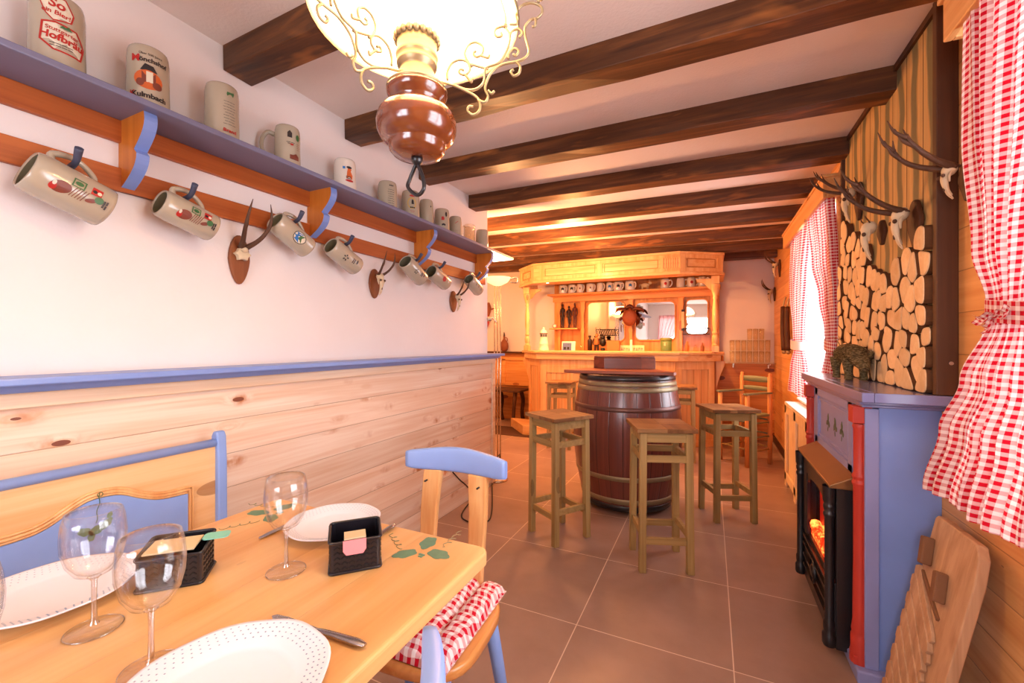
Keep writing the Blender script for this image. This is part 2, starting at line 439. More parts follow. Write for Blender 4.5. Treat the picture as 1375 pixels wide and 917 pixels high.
M['ink_blue'] = plain('print_blue', '#2f6fae', .4); M['ink_white'] = plain('print_cream', '#d9cfb8', .4)
M['ink_orange'] = plain('print_orange', '#c9602a', .4); M['ink_yellow'] = plain('print_yellow', '#c9a24a', .4)
INK = ['ceramic', 'ink_black', 'ink_red', 'ink_brown', 'ink_green', 'ink_blue', 'ink_white', 'ink_orange', 'ink_yellow']
K = {k[4:]: i for i, k in enumerate(INK) if k.startswith('ink_')}
M['leaf'] = plain('painted_green_leaf', '#5d8266', .45, var=.15, scale=60)
M['scroll'] = plain('painted_grey_scroll', '#8d8560', .5)
M['bone'] = plain('bleached_bone', '#d9c3a0', .6, var=.12, scale=30)
M['antler'] = plain('brown_antler', '#5a3a26', .6, var=.25, scale=40)
M['gingham'] = gingham('red_gingham_curtain', transl=.22)
M['gingham_pad'] = gingham('red_gingham_cushion', transl=0, period=.024)
M['glass'] = thin_glass('clear_glass', '#ffffff', .05, .7, 3.2); M['glass_s'] = thin_glass('beer_glass', '#fffaf0', .045, .6, 2.6); M['glass_stem'] = thin_glass('glass_stem', '#f4f2f4', .16, .85, 1.3); M['glass_foot'] = thin_glass('glass_foot', '#ffffff', .03, .55, 3.6)
M['pane'] = thin_glass('window_pane', '#ffffff', .03, .4, 3)
M['tieband'] = plain('white_tieback', '#eee0e4', .8)
def mirror():
    t = NT('mirror_glass'); t.col(lin('#f2ece4')); return t.fin(.02, .5, 1.0)
M['mirror'] = mirror()
def staves():
    t = NT('barrel_staves'); x, y, z = t.sep(t.obj())
    a = t.math('DIVIDE', t.math('ARCTAN2', y, x), 2*pi/26); fl = t.math('FLOOR', a); fr = t.math('FRACT', a)
    wn = t.n.new('ShaderNodeTexWhiteNoise'); wn.noise_dimensions = '1D'; t.l.new(fl, wn.inputs['W'])
    e = t.math('MINIMUM', fr, t.math('SUBTRACT', 1, fr))
    g = t.noise(t.comb(t.math('MULTIPLY', a, 6), t.math('MULTIPLY', z, 1.4), t.math('MULTIPLY', fl, 3.1)), 1.0, 4, .6)
    c = t.mix(g, lin('#4d2320'), lin('#8a4a3c'))
    h = t.math('ADD', t.math('MULTIPLY', wn.outputs['Value'], .3), .8); c = t.mix(1.0, c, t.comb(h, h, h), 'MULTIPLY')
    c = t.mix(t.math('MULTIPLY', t.math('LESS_THAN', e, .03), .7), c, lin('#1d0d0a')); t.col(c)
    t.bump(t.math('MINIMUM', t.math('MULTIPLY', e, 18), 1), .4, .004); return t.fin(.28, .5, 0, .3)
M['staves'] = staves()
def lamp_wood():
    t = NT('lacquered_lamp_wood'); g = t.noise(t.comb(*[t.math('MULTIPLY', q, k) for q, k in zip(t.sep(t.obj()), (30, 30, 8))]), 1, 3)
    t.col(t.mix(g, lin('#4e1f0d'), lin('#8c4722'))); return t.fin(.16, .6, 0, .8)
M['lampwood'] = lamp_wood()
def slab():
    t = NT('weathered_plank'); x, y, z = t.sep(t.obj())
    q = t.math('DIVIDE', y, .135); fl = t.math('FLOOR', q); fr = t.math('FRACT', q)
    wob = t.math('MULTIPLY', t.math('SUBTRACT', t.noise(t.comb(0, t.math('MULTIPLY', fl, 3.7), t.math('MULTIPLY', z, 3.0)), 1, 2), .5), .9)
    d = t.math('ABSOLUTE', t.math('SUBTRACT', t.math('ADD', fr, wob), .5))
    g = t.noise(t.comb(0, t.math('MULTIPLY', y, 45), t.math('MULTIPLY', z, 2.0)), 1, 4, .6, .6)
    c = t.mix(g, lin('#9a7a4c'), lin('#d0aa70'))
    dk = t.math('MULTIPLY', t.math('SUBTRACT', .24, d), 9, clamp=True)
    c = t.mix(t.math('MULTIPLY', dk, .85), c, lin('#5c5a42'))
    edge = t.math('SUBTRACT', 1.0, t.math('MULTIPLY', t.math('ABSOLUTE', t.math('SUBTRACT', d, .25)), 22), clamp=True)
    c = t.mix(t.math('MULTIPLY', edge, .5), c, lin('#c08a4c'))
    e = t.math('MINIMUM', fr, t.math('SUBTRACT', 1, fr)); c = t.mix(t.math('LESS_THAN', e, .02), c, lin('#3a1c0c')); t.col(c)
    t.bump(t.math('ADD', t.math('MULTIPLY', dk, -1), g), .4, .006); return t.fin(.65, .3)
M['slab'] = slab()
def logend():
    t = NT('log_end_grain'); oi = t.n.new('ShaderNodeObjectInfo')
    g = t.noise(t.comb(*[t.math('MULTIPLY', q, 55) for q in t.sep(t.obj())]), 1, 3, .6)
    n2 = t.noise(t.obj(), 14, 3)
    c = t.mix(g, lin('#e0b583'), lin('#f4d6aa')); c = t.mix(t.math('MULTIPLY', t.math('SUBTRACT', n2, .5, clamp=True), 2.0, clamp=True), c, lin('#cf9a62'))
    h = t.math('ADD', t.math('MULTIPLY', oi.outputs['Random'], .3), .78); t.col(t.mix(1.0, c, t.comb(h, h, h), 'MULTIPLY'))
    t.bump(g, .3, .002); return t.fin(.75, .2)
M['logend'] = logend(); M['bark'] = plain('log_bark', '#6b4327', .85, .2, var=.25, scale=30)
M['straw'] = (lambda t: (t.col(t.ramp(t.noise(t.comb(*[t.math('MULTIPLY', q, k) for q, k in zip(t.sep(t.obj()), (90, 60, 260))]), 1, 4, .7), [(.35, '#2e2617'), (.52, '#6a5a3e'), (.72, '#a8946c')])), t.bump(t.noise(t.obj(), 240, 4), .7, .004), t.fin(.95, .1))[-1])(NT('dark_straw'))
M['ember'] = (lambda t: (t.col(lin('#401008')), t.l.new(t.ramp(t.noise(t.obj(), 26, 4, .6), [(.35, '#5a0800'), (.5, '#d82a0a'), (.68, '#ff8a3a')]), t.b.inputs['Emission Color']), t.b.inputs['Emission Strength'].__setattr__('default_value', 3.2), t.fin(.8))[-1])(NT('glowing_embers'))
M['flame_glass'] = plain('firebox_back', '#5a1a10', .6)
M['opal'] = emis('opal_lamp_shade', '#fff0cf', 1.8)
M['bulb'] = emis('lamp_bulb', '#fff2d8', 9)
M['spot'] = emis('spot_lens', '#fff0d0', 12)
M['card_beige'] = plain('beige_card', '#dcc093', .7); M['card_pink'] = plain('pink_card', '#e08484', .7); M['card_teal'] = plain('teal_card', '#7fc4b0', .7)
M['cord'] = plain('black_cable', '#15110f', .5)
M['terracotta'] = plain('terracotta', '#b5703f', .6); M['clay'] = plain('brown_clay_jug', '#8a4e30', .5)
M['greencan'] = plain('green_canister', '#5c7442', .45); M['white'] = plain('glazed_white', '#eee2cc', .4)
M['figure'] = plain('dark_carved_figure', '#2a1710', .45); M['blackthing'] = plain('black_lacquer', '#17110e', .4)
M['print_blue_photo'] = plain('photo_blue', '#5d6c9c', .4)
M['floor_sheet'] = plain('dark_brown_sheet', '#4e2f1d', .9)
M['orn'] = plain('red_brown_ornament', '#7c3a20', .6, var=.2, scale=40)
M['outside'] = plain('window_frame_white', '#f2ece6', .5)
M['sillwhite'] = plain('white_sill', '#f0e6dc', .5)
# ---------------------------------------------------------------- room shell
XL, XW, XR, YB, YF, XF = -1.76, -1.69, .71, 6.07, -1.75, -4.3
m = MB(); m.box(((XF+XR)/2, (YF+YB)/2, -.05), (XR-XF+.9, YB-YF+.6, .1)); struct('floor', m, M['tile'])
m = MB(); m.prism([(XF-.2, zc(XF-.2)), (XR+.4, zc(XR+.4)), (XR+.4, zc(XR+.4)+.1), (XF-.2, zc(XF-.2)+.1)], -(YB-YF+.6), (0, YF-.3, 0), (1, 0, 0), (0, 0, 1)); struct('ceiling', m, M['ceiling'])
H = 2.36
m = MB(); m.box((XL-.07, (YF+3.22)/2, 1.25), (.14, 3.22-YF, 2.5)); struct('wall_left', m, M['plaster'])
m = MB(); m.box((XF-.05, (3.0+YB)/2, 1.3), (.1, YB-3.0, 2.6)); m.box(((XF+XL)/2-.06, 3.03, 1.3), (XL-XF-.02, .1, 2.6)); struct('wall_far_left', m, M['plaster'])
m = MB(); m.box(((XF+XR)/2, YB+.06, 1.3), (XR-XF+.5, .12, 2.6)); struct('wall_back', m, M['plaster'])
m = MB(); m.box(((XF+.15)/2, YB-.012, .525), (.15-XF, .024, 1.05)); m.box(((.15+XR)/2, YB-.012, .475), (XR-.15, .024, .95)); struct('trim_6', m, M['wallpine_x'])
m = MB(); m.box(((XF-.2)/2-1.1, YB-.05, 1.062), (-XF-2.3+.35, .10, .024)); struct('trim_5', m, M['darkboard'], bevel=.004)
# wainscot, its frame board and blue cap
m = MB(); m.box(((XW+XL)/2, (YF+3.20)/2, .54), (XW-XL, 3.20-YF, 1.08)); struct('trim_1', m, M['wainscot'])
m = MB(); m.box((XW+.004, (YF+3.21)/2, 1.072), (.030, 3.21-YF, .066)); m.box((XW+.002, 3.19, .53), (.022, .05, 1.02)); struct('trim_2', m, M['rail_pine'], bevel=.003)
m = MB(); m.box((-1.68, (YF+3.25)/2, 1.114), (.155, 3.25-YF, .020)); m.prism([(0, 0), (.02, 0), (.045, .022), (0, .022)], 3.22-YF, (-1.668, 3.22, 1.082), (1, 0, 0), (0, 0, 1)); struct('trim_3', m, M['blue'], bevel=.004)
# right wall: plaster core with deep reveals, pine boards on the room side
WIN = [(3.14, 4.32, .73, 2.12), (.22, 1.47, .76, 2.12)]
def wallseg(m, x0, x1, mi):
    ys = [YF]+sorted([w[0] for w in WIN]+[w[1] for w in WIN])+[YB]
    for i in range(0, len(ys), 2): m.box(((x0+x1)/2, (ys[i]+ys[i+1])/2, H/2), (x1-x0, ys[i+1]-ys[i], H), mi=mi)
    for (a, b, z0, z1) in WIN:
        m.box(((x0+x1)/2, (a+b)/2, z0/2), (x1-x0, b-a, z0), mi=mi); m.box(((x0+x1)/2, (a+b)/2, (z1+H)/2), (x1-x0, b-a, H-z1), mi=mi)
m = MB(); wallseg(m, XR, XR+.022, 0); wallseg(m, XR+.022, XR+.30, 1); struct('wall_right', m, [M['wallpine'], M['plaster']])
m = MB(); m.box((XR-.008, (3.0+YB)/2, .04), (.016, YB-3.0, .08)); m.box((XR-.008, (YF+1.85)/2, .04), (.016, 1.85-YF, .08)); struct('baseboard_right', m, M['darkboard'], bevel=.003)
for i, (a, b, z0, z1) in enumerate(WIN):
    x = XR+.24; w = MB(); t = .045
    for (y0, y1, q0, q1) in ((a, b, z0, z0+t), (a, b, z1-t, z1), (a, a+t, z0, z1), (b-t, b, z0, z1), ((a+b)/2-.03, (a+b)/2+.03, z0, z1)):
        w.box((x, (y0+y1)/2, (q0+q1)/2), (.05, y1-y0, q1-q0))
    for k in (1, 2):
        for (y0, y1) in ((a+t, (a+b)/2-.03), ((a+b)/2+.03, b-t)): w.box((x, (y0+y1)/2, z0+(z1-z0)*k/3), (.03, y1-y0, .022))
    o = struct('window_%d' % (i+1), w, M['outside'], bevel=.004)
    g = MB(); g.box((x+.005, (a+b)/2, (z0+z1)/2), (.004, b-a-2*t, z1-z0-2*t)); g.build('window_pane', M['pane'], o)
    s = MB(); s.box((XR+.13, (a+b)/2, z0+.008), (.34, b-a-.004, .016)); s.build('window_sill', M['sillwhite'], o, bevel=.003)
# pine casing round the far window
a, b, z0, z1 = WIN[0]
m = MB()
m.box((XR-.011, a-.05, 1.42), (.022, .11, 1.42)); m.box((XR-.018, a-.085, 1.42), (.036, .03, 1.42)); m.box((XR-.011, b+.05, 1.42), (.022, .10, 1.42))
struct('trim_4', m, M['valance'], bevel=.004)
# front wall (behind the camera, seen in the bar mirrors)
m = MB(); fx0, fx1, fz0, fz1 = -1.45, .0, .75, 2.0
for (x0, x1, q0, q1) in ((XL, fx0, 0, 2.45), (fx1, XR+.3, 0, 2.45), (fx0, fx1, 0, fz0), (fx0, fx1, fz1, 2.45)):
    m.box(((x0+x1)/2, YF-.06, (q0+q1)/2), (x1-x0, .12, q1-q0))
struct('wall_front', m, M['plaster'])
w = MB()
for (x0, x1, q0, q1) in ((fx0, fx1, fz0, fz0+.05), (fx0, fx1, fz1-.05, fz1), (fx0, fx0+.05, fz0, fz1), (fx1-.05, fx1, fz0, fz1), (-.75, -.70, fz0, fz1)):
    w.box(((x0+x1)/2, YF-.06, (q0+q1)/2), (x1-x0, .05, q1-q0))
struct('window_3', w, M['outside'])
# ---------------------------------------------------------------- beams
BL = [1.02, 1.635, 2.26, 2.90, 3.51, 4.12, 4.73, 5.34, 5.86]
BN = ['first', 'second', 'third', 'fourth', 'fifth', 'sixth', 'seventh', 'eighth', 'ninth']
for i, y in enumerate(BL):
    x0 = XL+.002 if i < 4 else XF+.002; x1 = XR-.002
    dy = -.036                                   # per metre
    m = MB(); hh = .10; ww = .12
    def bp(x, z, q): return Vector((x, y+dy*(x-XL)+q, z))
    N = 10; vs = []; rr = random.Random(i)
    for k in range(N+1):
        x = x0+(x1-x0)*k/N; j = lambda: rr.uniform(-.004, .004)
        vs += [bp(x, zc(x)+.004, 0), bp(x, zc(x)-hh+j(), j()), bp(x, zc(x)-hh+j(), ww+j()), bp(x, zc(x)+.004, ww)]
    fs = [(k*4+a, k*4+(a+1) % 4, (k+1)*4+(a+1) % 4, (k+1)*4+a) for k in range(N) for a in range(4)]+[(0, 1, 2, 3), (N*4+3, N*4+2, N*4+1, N*4)]
    m.add(vs, fs)
    o = struct('trim_%d' % (10+i), m, M['beam'], bevel=.004); o['label'] = 'dark exposed ceiling beam, %s one from the viewer' % BN[i]
# ---------------------------------------------------------------- mug shelf on the left wall
ZS = 1.942
sh = thing('wall_shelf', 'long grey-blue wall shelf with scalloped brown brackets and a peg rail, carrying stoneware mugs', 'shelf', (XL, 1.0, ZS))
m = MB(); m.box(((XL-1.562)/2, (YF+.9+3.34)/2, ZS+.010), (XL*-1-1.562, 3.34-YF-.9, .020)); m.build('shelf_board', M['shelfblue'], sh, bevel=.004)
m = MB(); m.box((XL+.010, (YF+.9+3.2)/2, ZS-.036), (.02, 3.2-YF-.9, .072)); m.build('back_batten', M['batten'], sh, bevel=.003)
m = MB(); m.box((XL+.010, (YF+.9+3.15)/2, 1.748), (.02, 3.15-YF-.9, .076)); m.build('peg_rail', M['batten'], sh, bevel=.003)
def bracket_profile(w, h):
    pts = [(0, 0), (w, 0)]
    for k in range(1, 9): a = k/8*pi*.52; pts.append((w-.0+.012*sin(k/8*pi)-.055*(1-cos(a)), -h*.48*k/8))
    w2 = pts[-1][0]
    for k in range(1, 9): t = k/8; pts.append((w2+.012-.105*(t**1.8)+.014*sin(t*pi), -h*.48-h*.52*t))
    pts.append((0, -h)); return pts
for i, uw in enumerate((163, 416, 559, 640)):
    yb = atx(uw, 460, XL+.02).y
    pr = bracket_profile(.155, .225)
    m = MB(); m.prism(pr, -.034, (XL+.002, yb-.0, ZS), (1, 0, 0), (0, 0, 1))
    o = m.build('bracket', M['bracket'], sh)
    e = MB(); P = pr[1:-1]                     # painted front edge of the bracket
    vs = []; fs = []
    for (px_, pz) in P: vs += [(XL+.002+px_+.0015, yb-.0006, ZS+pz-.0005), (XL+.002+px_+.0015, yb+.0346, ZS+pz-.0005)]
    fs = [(2*k, 2*k+1, 2*k+3, 2*k+2) for k in range(len(P)-1)]
    e.add(vs, fs); e.build('bracket_painted_edge', M['blue'], o)
# mugs -----------------------------------------------------------------------
def wrapf(Rm, phi):
    return lambda x, z, lift=.0006: Vector(((Rm+lift)*cos(phi+x/Rm), (Rm+lift)*sin(phi+x/Rm), z))
class Decal:
    def __init__(s, Rm, phi): s.m = MB(); s.R = Rm; s.phi = phi; s.k = 0
    def _put(s, vs, fs, c):
        s.k += 1; f = wrapf(s.R, s.phi); s.m.add([f(x, z, .0005+.00015*s.k) for x, z in vs], fs, K[c])
    def text(s, txt, size, x, z, c, bold=.02, rot=0, sx=1.0):
        vs, fs = text_mesh(txt, size, bold); cr, sr = cos(rot), sin(rot)
        s._put([(x+(p.x*cr*sx-p.y*sr), z+(p.x*sr*sx+p.y*cr)) for p in vs], fs, c); return s
    def poly(s, pts, c, x=0, z=0, sc_=1.0, rot=0):
        cr, sr = cos(rot), sin(rot)
        q = [(x+sc_*(a*cr-b*sr), z+sc_*(a*sr+b*cr)) for a, b in pts]
        cx = sum(a for a, b in q)/len(q); cz = sum(b for a, b in q)/len(q); n = len(q)
        vs = q+[((a+cx)/2, (b+cz)/2) for a, b in q]+[(cx, cz)]
        fs = [(i, (i+1) % n, n+(i+1) % n, n+i) for i in range(n)]+[(n+i, n+(i+1) % n, 2*n) for i in range(n)]
        s._put(vs, fs, c); return s
    def ell(s, x, z, a, b, c, rot=0, n=18):
        return s.poly([(a*cos(2*pi*k/n), b*sin(2*pi*k/n)) for k in range(n)], c, x, z, 1, rot)
    def ring(s, pts, w, c, x=0, z=0, rot=0):
        n = len(pts); cr, sr = cos(rot), sin(rot); f = 1-w
        # subdivide
        P = []
        for i in range(n):
            a, b = pts[i], pts[(i+1) % n]
            for k in range(4): P.append((a[0]+(b[0]-a[0])*k/4, a[1]+(b[1]-a[1])*k/4))
        n = len(P); q = [(x+a*cr-b*sr, z+a*sr+b*cr) for a, b in P]+[(x+f*(a*cr-b*sr), z+f*(a*sr+b*cr)) for a, b in P]
        s._put(q, [(i, (i+1) % n, n+(i+1) % n, n+i) for i in range(n)], c); return s
    def lines(s, x, z, w, n, gap, th, c, seed=0):
        rr = random.Random(seed)
        for k in range(n):
            ww = w*rr.uniform(.7, 1); segs = rr.randint(2, 4); x0 = x-ww/2
            for j in range(segs):
                L = ww/segs*.88; s._put([(x0, z-k*gap), (x0+L, z-k*gap), (x0+L, z-k*gap+th), (x0, z-k*gap+th)], [(0, 1, 2, 3)], c); x0 += ww/segs
        return s
HEX = [(-.5, -.35), (-.28, -.95), (.45, -1.0), (.75, -.1), (.45, .8), (-.35, .9)]
def mug(name, label, group, loc, Rm, Hm, hphi, body='ceramic', rot=None, deco=None, dphi=0, taper=.03, rimr=.0, hz=(.22, .80), hw=.045):
    t = thing(name, label, 'mug', loc, 0, group, rot=rot)
    rb = Rm*(1+taper); e = .012
    prof = [(0, 0), (rb-e, 0), (rb-.003, .004), (rb, e), (Rm, Hm*.5), (Rm, Hm-.035), (Rm-.002-rimr, Hm-.014), (Rm-.005-rimr, Hm-.003), (Rm-.008-rimr, Hm), (Rm-.011-rimr, Hm-.004)]
    m = MB(); m.lathe(prof, n=32, mi=0); m.lathe([(Rm-.011-rimr, Hm-.004), (Rm-.012, Hm-.03), (Rm-.012, .03), (0, .014)], n=32, mi=1)
    m.build('mug_body', [M[body], M['mug_in']], t, local=True)
    h = MB(); cx, sx = cos(hphi), sin(hphi)
    P = [(Rm-.004, Hm*hz[1]), (Rm+hw*.55, Hm*hz[1]+.006), (Rm+hw, Hm*(hz[1]-.14)), (Rm+hw, Hm*(hz[0]+.2)), (Rm+hw*.5, Hm*hz[0]+.002), (Rm-.004, Hm*hz[0]-.006)]
    h.tube([(r*cx, r*sx, z) for r, z in P], [.010, .009, .0085, .008, .008, .009], 10); h.build('handle', M[body], t, local=True)
    if deco:
        d = Decal(Rm*(1+taper*.45), dphi); deco(d, Hm); d.m.build('printed_design', [M[k] for k in INK], t, local=True, fix=False)
    return t
def d_hof(d, H):
    h1 = [(-.50, -.55), (-.10, -1.0), (.85, -.75), (1.0, -.1), (.55, .85), (-.35, 1.0), (-.8, .3)]
    s = .038
    d.poly([(a*s, b*s*.95) for a, b in h1], 'white', -.010, H*.77); d.ring([(a*s, b*s*.95) for a, b in h1], .10, 'red', -.010, H*.77)
    d.text('So', .032, -.006, H*.77+.010, 'red', .03, -.15); d.text('ein Bier!', .0165, -.008, H*.77-.013, 'red', .025, -.12)
    s = .054; h2 = [(-.85, -.35), (-.35, -.85), (.75, -.9), (.95, -.05), (.55, .75), (-.25, .85), (-.75, .75)]
    d.poly([(a*s, b*s*.85) for a, b in h2], 'white', .004, H*.40); d.ring([(a*s, b*s*.85) for a, b in h2], .11, 'red', .004, H*.40)
    d.text('Stuttgarter', .015, .004, H*.40+.016, 'red', .015, -.10); d.text('Hofbräu', .0265, .004, H*.40-.003, 'red', .035, -.10)
    d.poly([(-.012, 0), (-.006, .008), (0, .005), (.006, .011), (.012, 0)], 'green', .010, H*.40+.026); d.lines(.002, H*.40-.021, .06, 2, .007, .0018, 'black', 3)
def d_monch(d, H):
    d.text('Über 500 Jahre', .0095, .006, H*.83, 'black', .01); d.text('M', .030, -.032, H*.74, 'red', .03); d.text('önchshof', .0195, .013, H*.735, 'black', .03)
    d.ell(0, H*.42, .036, .030, 'orange'); d.poly([(-.016, -.03), (.018, -.03), (.018, .012), (-.016, .012)], 'brown', 0, H*.48)
    d.poly([(-.02, 0), (.022, 0), (.012, .018), (-.008, .022)], 'black', 0, H*.56); d.poly([(-.007, -.02), (.009, -.02), (.009, .014), (-.007, .014)], 'white', .002, H*.48)
    d.ell(-.02, H*.36, .010, .012, 'brown'); d.ell(.022, H*.35, .012, .012, 'brown')
    d.text('Kulmbach', .022, .002, H*.16, 'black', .035); d.text('K', .024, -.0405, H*.165, 'red', .03)
def d_brand(d, H):
    d.poly([(-.012, 0), (-.010, .008), (.006, .009), (.012, .012), (.014, .006), (.010, -.006), (.006, .001), (-.006, 0), (-.010, -.007)], 'green', .012, H*.80)
    d.lines(.010, H*.66, .042, 9, .0105, .0014, 'black', 5); d.text('Brand', .017, .010, H*.14, 'red', .03)
def d_arms(d, H):
    d.poly([(-.009, -.014), (.009, -.014), (.009, .006), (0, .016), (-.009, .006)], 'black', -.004, H*.76); d.ell(.030, H*.72, .009, .014, 'green')
    d.lines(.0, H*.56, .034, 2, .006, .0022, 'black', 2); d.ell(.004, H*.52, .007, .004, 'red'); d.lines(.030, H*.56, .018, 4, .008, .0014, 'brown', 7)
    d.poly([(-.018, -.012), (.018, -.012), (.018, .004), (.006, .014), (-.006, .006), (-.018, .006)], 'brown', .014, H*.24)
def d_alpirs(d, H):
    d.poly([(-.013, -.026), (.016, -.026), (.018, -.008), (.008, .010), (.012, .022), (-.006, .026), (-.010, .006)], 'orange', .012, H*.52); d.ell(.012, H*.70, .013, .006, 'black')
    d.poly([(-.006, -.006), (.006, -.006), (.006, .006), (-.006, .006)], 'blue', -.012, H*.68)
    d.ell(.014, H*.30, .020, .006, 'red'); d.lines(.010, H*.40, .034, 2, .008, .004, 'black', 8)
def d_lines(d, H): d.lines(.014, H*.80, .03, 1, .01, .006, 'black', 9); d.lines(.012, H*.66, .04, 8, .0125, .002, 'black', 11)
def d_monk(d, H):
    n = 16; d.ring([(.026*cos(2*pi*k/n), .034*sin(2*pi*k/n)) for k in range(n)], .2, 'yellow', .0, H*.52); d.ell(.004, H*.78, .018, .006, 'red')
    d.poly([(-.006, -.016), (.008, -.016), (.006, .006), (0, .014), (-.006, .004)], 'black', .004, H*.58); d.lines(.004, H*.34, .034, 1, .01, .008, 'black', 10); d.lines(.004, H*.24, .03, 2, .008, .002, 'red', 2)
def d_dot(d, H): d.ell(.024, H*.72, .004, .006, 'black')
def d_redf(d, H):
    d.poly([(-.010, -.012), (.010, -.012), (.012, .002), (.004, .014), (-.008, .010)], 'red', -.002, H*.55); d.ell(.022, H*.74, .008, .016, 'black'); d.poly([(-.012, -.006), (.012, -.006), (.014, .004), (0, .010), (-.012, .004)], 'black', .004, H*.28)
def d_slash(d, H): d.poly([(-.014, -.004), (-.008, -.004), (.014, .012), (.008, .012)], 'red', .002, H*.66); d.lines(0, H*.3, .03, 3, .012, .0016, 'brown', 1)
SM = [ # u, Y(world from 1.6 plane), R, H, deco, label, handle?, body
 (78, .504, .056, .205, d_hof, 'tall stoneware mug with a red hexagon label, leftmost on the wall shelf', 'ceramic'),
 (200, .708, .054, .195, d_monch, 'stoneware mug with blackletter words and an orange tower picture, on the wall shelf', 'ceramic'),
 (299, .929, .054, .205, d_brand, 'plain stoneware mug with lines of small print above a red word, on the wall shelf', 'ceramic'),
 (387, 1.19, .050, .178, d_arms, 'beige mug with dark crests and its handle turned left, on the wall shelf', 'ceramic'),
 (464, 1.496, .052, .160, d_alpirs, 'whitish mug printed with an orange figure in a black hat, on the wall shelf', 'ceramic_w'),
 (521, 1.793, .052, .155, d_lines, 'grey mug covered in rows of black writing, on the wall shelf', 'ceramic'),
 (552, 1.989, .053, .168, d_monk, 'grey mug with a yellow ringed figure emblem and red arc, on the wall shelf', 'ceramic'),
 (573, 2.141, .044, .165, d_dot, 'nearly unprinted narrow grey mug standing in the mug row on the wall shelf', 'ceramic'),
 (594, 2.31, .050, .155, d_redf, 'grey mug with a red figure over a black emblem, on the wall shelf', 'ceramic'),
 (612, 2.471, .045, .150, d_slash, 'small grey mug with a slanting red stroke, on the wall shelf beside the glass one', 'ceramic'),
 (648, 2.85, .050, .150, None, 'plain beige mug standing alone at the far end of the wall shelf', 'ceramic')]
for i, (u, y, r, h, dec, lab, bd) in enumerate(SM):
    y *= 1.03; x = -1.652; cam_a = atan2(-y, -x)
    hp = cam_a-pi/2-.1 if i == 3 else cam_a+pi+(.25 if i % 2 else -.3)
    mug('beer_mug', lab, 'stoneware mugs on the wall shelf', (x, y, ZS+.0205), r, h, hp, bd, None, dec, cam_a+{0: .10, 1: .0, 2: .25, 3: .25, 4: .15}.get(i, .15))
# glass tankard among them
g = thing('glass_tankard', 'clear glass tankard between stoneware mugs near the far end of the wall shelf', 'glass', (-1.652, 2.66*1.03, ZS+.0205))
m = MB(); m.lathe([(0, 0), (.040, 0), (.042, .006), (.043, .14), (.041, .142), (.039, .138), (.038, .02), (0, .016)], n=20, rad=lambda a: 1+.02*cos(a*10)); m.build('glass_body', M['glass_s'], g, local=True)
m = MB(); m.tube([(-.01, -.040, .12), (-.01, -.075, .115), (-.01, -.08, .07), (-.01, -.065, .03), (-.01, -.040, .03)], .006, 8); m.build('handle', M['glass_s'], g, local=True)
# hanging mugs ----------------------------------------------------------------
def d_h1(d, H):
    d.ell(-.008, H*.66, .017, .022, 'brown', .4); d.ell(-.014, H*.74, .010, .008, 'red'); d.ell(-.004, H*.74, .007, .004, 'white')
    for k in range(5): d.poly([(-.016, -.001), (.016, -.001), (.016, .001), (-.016, .001)], 'brown', -.004, H*.52-k*.0062, 1, -.25)
    d.ring([(.012, -.014), (.012, .014), (-.012, .014), (-.012, -.014)], .22, 'green', .022, H*.50); d.ell(.022, H*.50, .006, .009, 'green')
    d.poly([(-.010, -.012), (.012, -.012), (.012, .012), (-.010, .012)], 'red', .022, H*.28); d.ell(.022, H*.31, .005, .005, 'black'); d.ell(.022, H*.25, .005, .005, 'white')
    d.ell(-.006, H*.30, .006, .013, 'brown', .5); d.ell(.004, H*.22, .010, .010, 'green'); d.lines(.0, H*.14, .026, 2, .006, .004, 'black', 13)
def d_h3(d, H):
    n = 16; d.ell(.0, H*.45, .026, .030, 'white'); d.poly([(-.022, -.012), (.022, -.016), (.016, .016), (0, .024), (-.016, .016)], 'blue', 0, H*.47); d.poly([(-.018, -.014), (.018, -.018), (.010, .004), (-.004, .010)], 'green', 0, H*.43)
    d.ring([(.027*cos(2*pi*k/n), .031*sin(2*pi*k/n)) for k in range(n)], .10, 'black', 0, H*.45)
def d_h4(d, H):
    for k in range(5): d.ell(-.012+.012*cos(k*1.25), H*.60+.010*sin(k*1.25), .0055, .0032, 'black', k*1.25)
    d.lines(.0, H*.36, .030, 2, .009, .005, 'black', 12); d.ell(.006, H*.24, .012, .004, 'black')
def d_h6(d, H):
    for k in range(6): d.ell(.010*cos(k*1.05), H*.48+.010*sin(k*1.05), .009, .009, 'red')
    d.ell(.004, H*.22, .012, .006, 'white')
def d_h7(d, H):
    d.poly([(-.014, -.003), (.014, .002), (.014, .006), (-.014, .002)], 'black', 0, H*.66); d.poly([(-.014, -.003), (.014, .002), (.014, .007), (-.014, .003)], 'brown', .004, H*.45); d.lines(0, H*.25, .03, 2, .008, .003, 'black', 2)
HM = [((32, 225), (145, 282), .060, d_h1, 'large cream stoneware mug hanging from the first peg, chestnut and crest prints on its side'),
 ((212, 270), (287, 308), .050, d_h1, 'cream stoneware mug hanging from the peg left of the first antler plaque, chestnut print'),
 ((368, 295), (414, 335), .049, d_h3, 'grey mug with a round blue and green landscape emblem, hanging from the peg rail'),
 ((442, 328), (480, 360), .048, d_h4, 'grey mug with black flower and word, hanging just past the second bracket'),
 ((543, 350), (567, 376), .050, d_h4, 'grey mug with a black star-shaped print, hanging above the middle antler plaque'),
 ((577, 363), (600, 382), .050, d_h6, 'grey mug with a bright red blot print, hanging under the third bracket'),
 ((629, 374), (643, 391), .047, d_h7, 'small grey mug with dark slanted bands, last one hanging on the peg rail')]
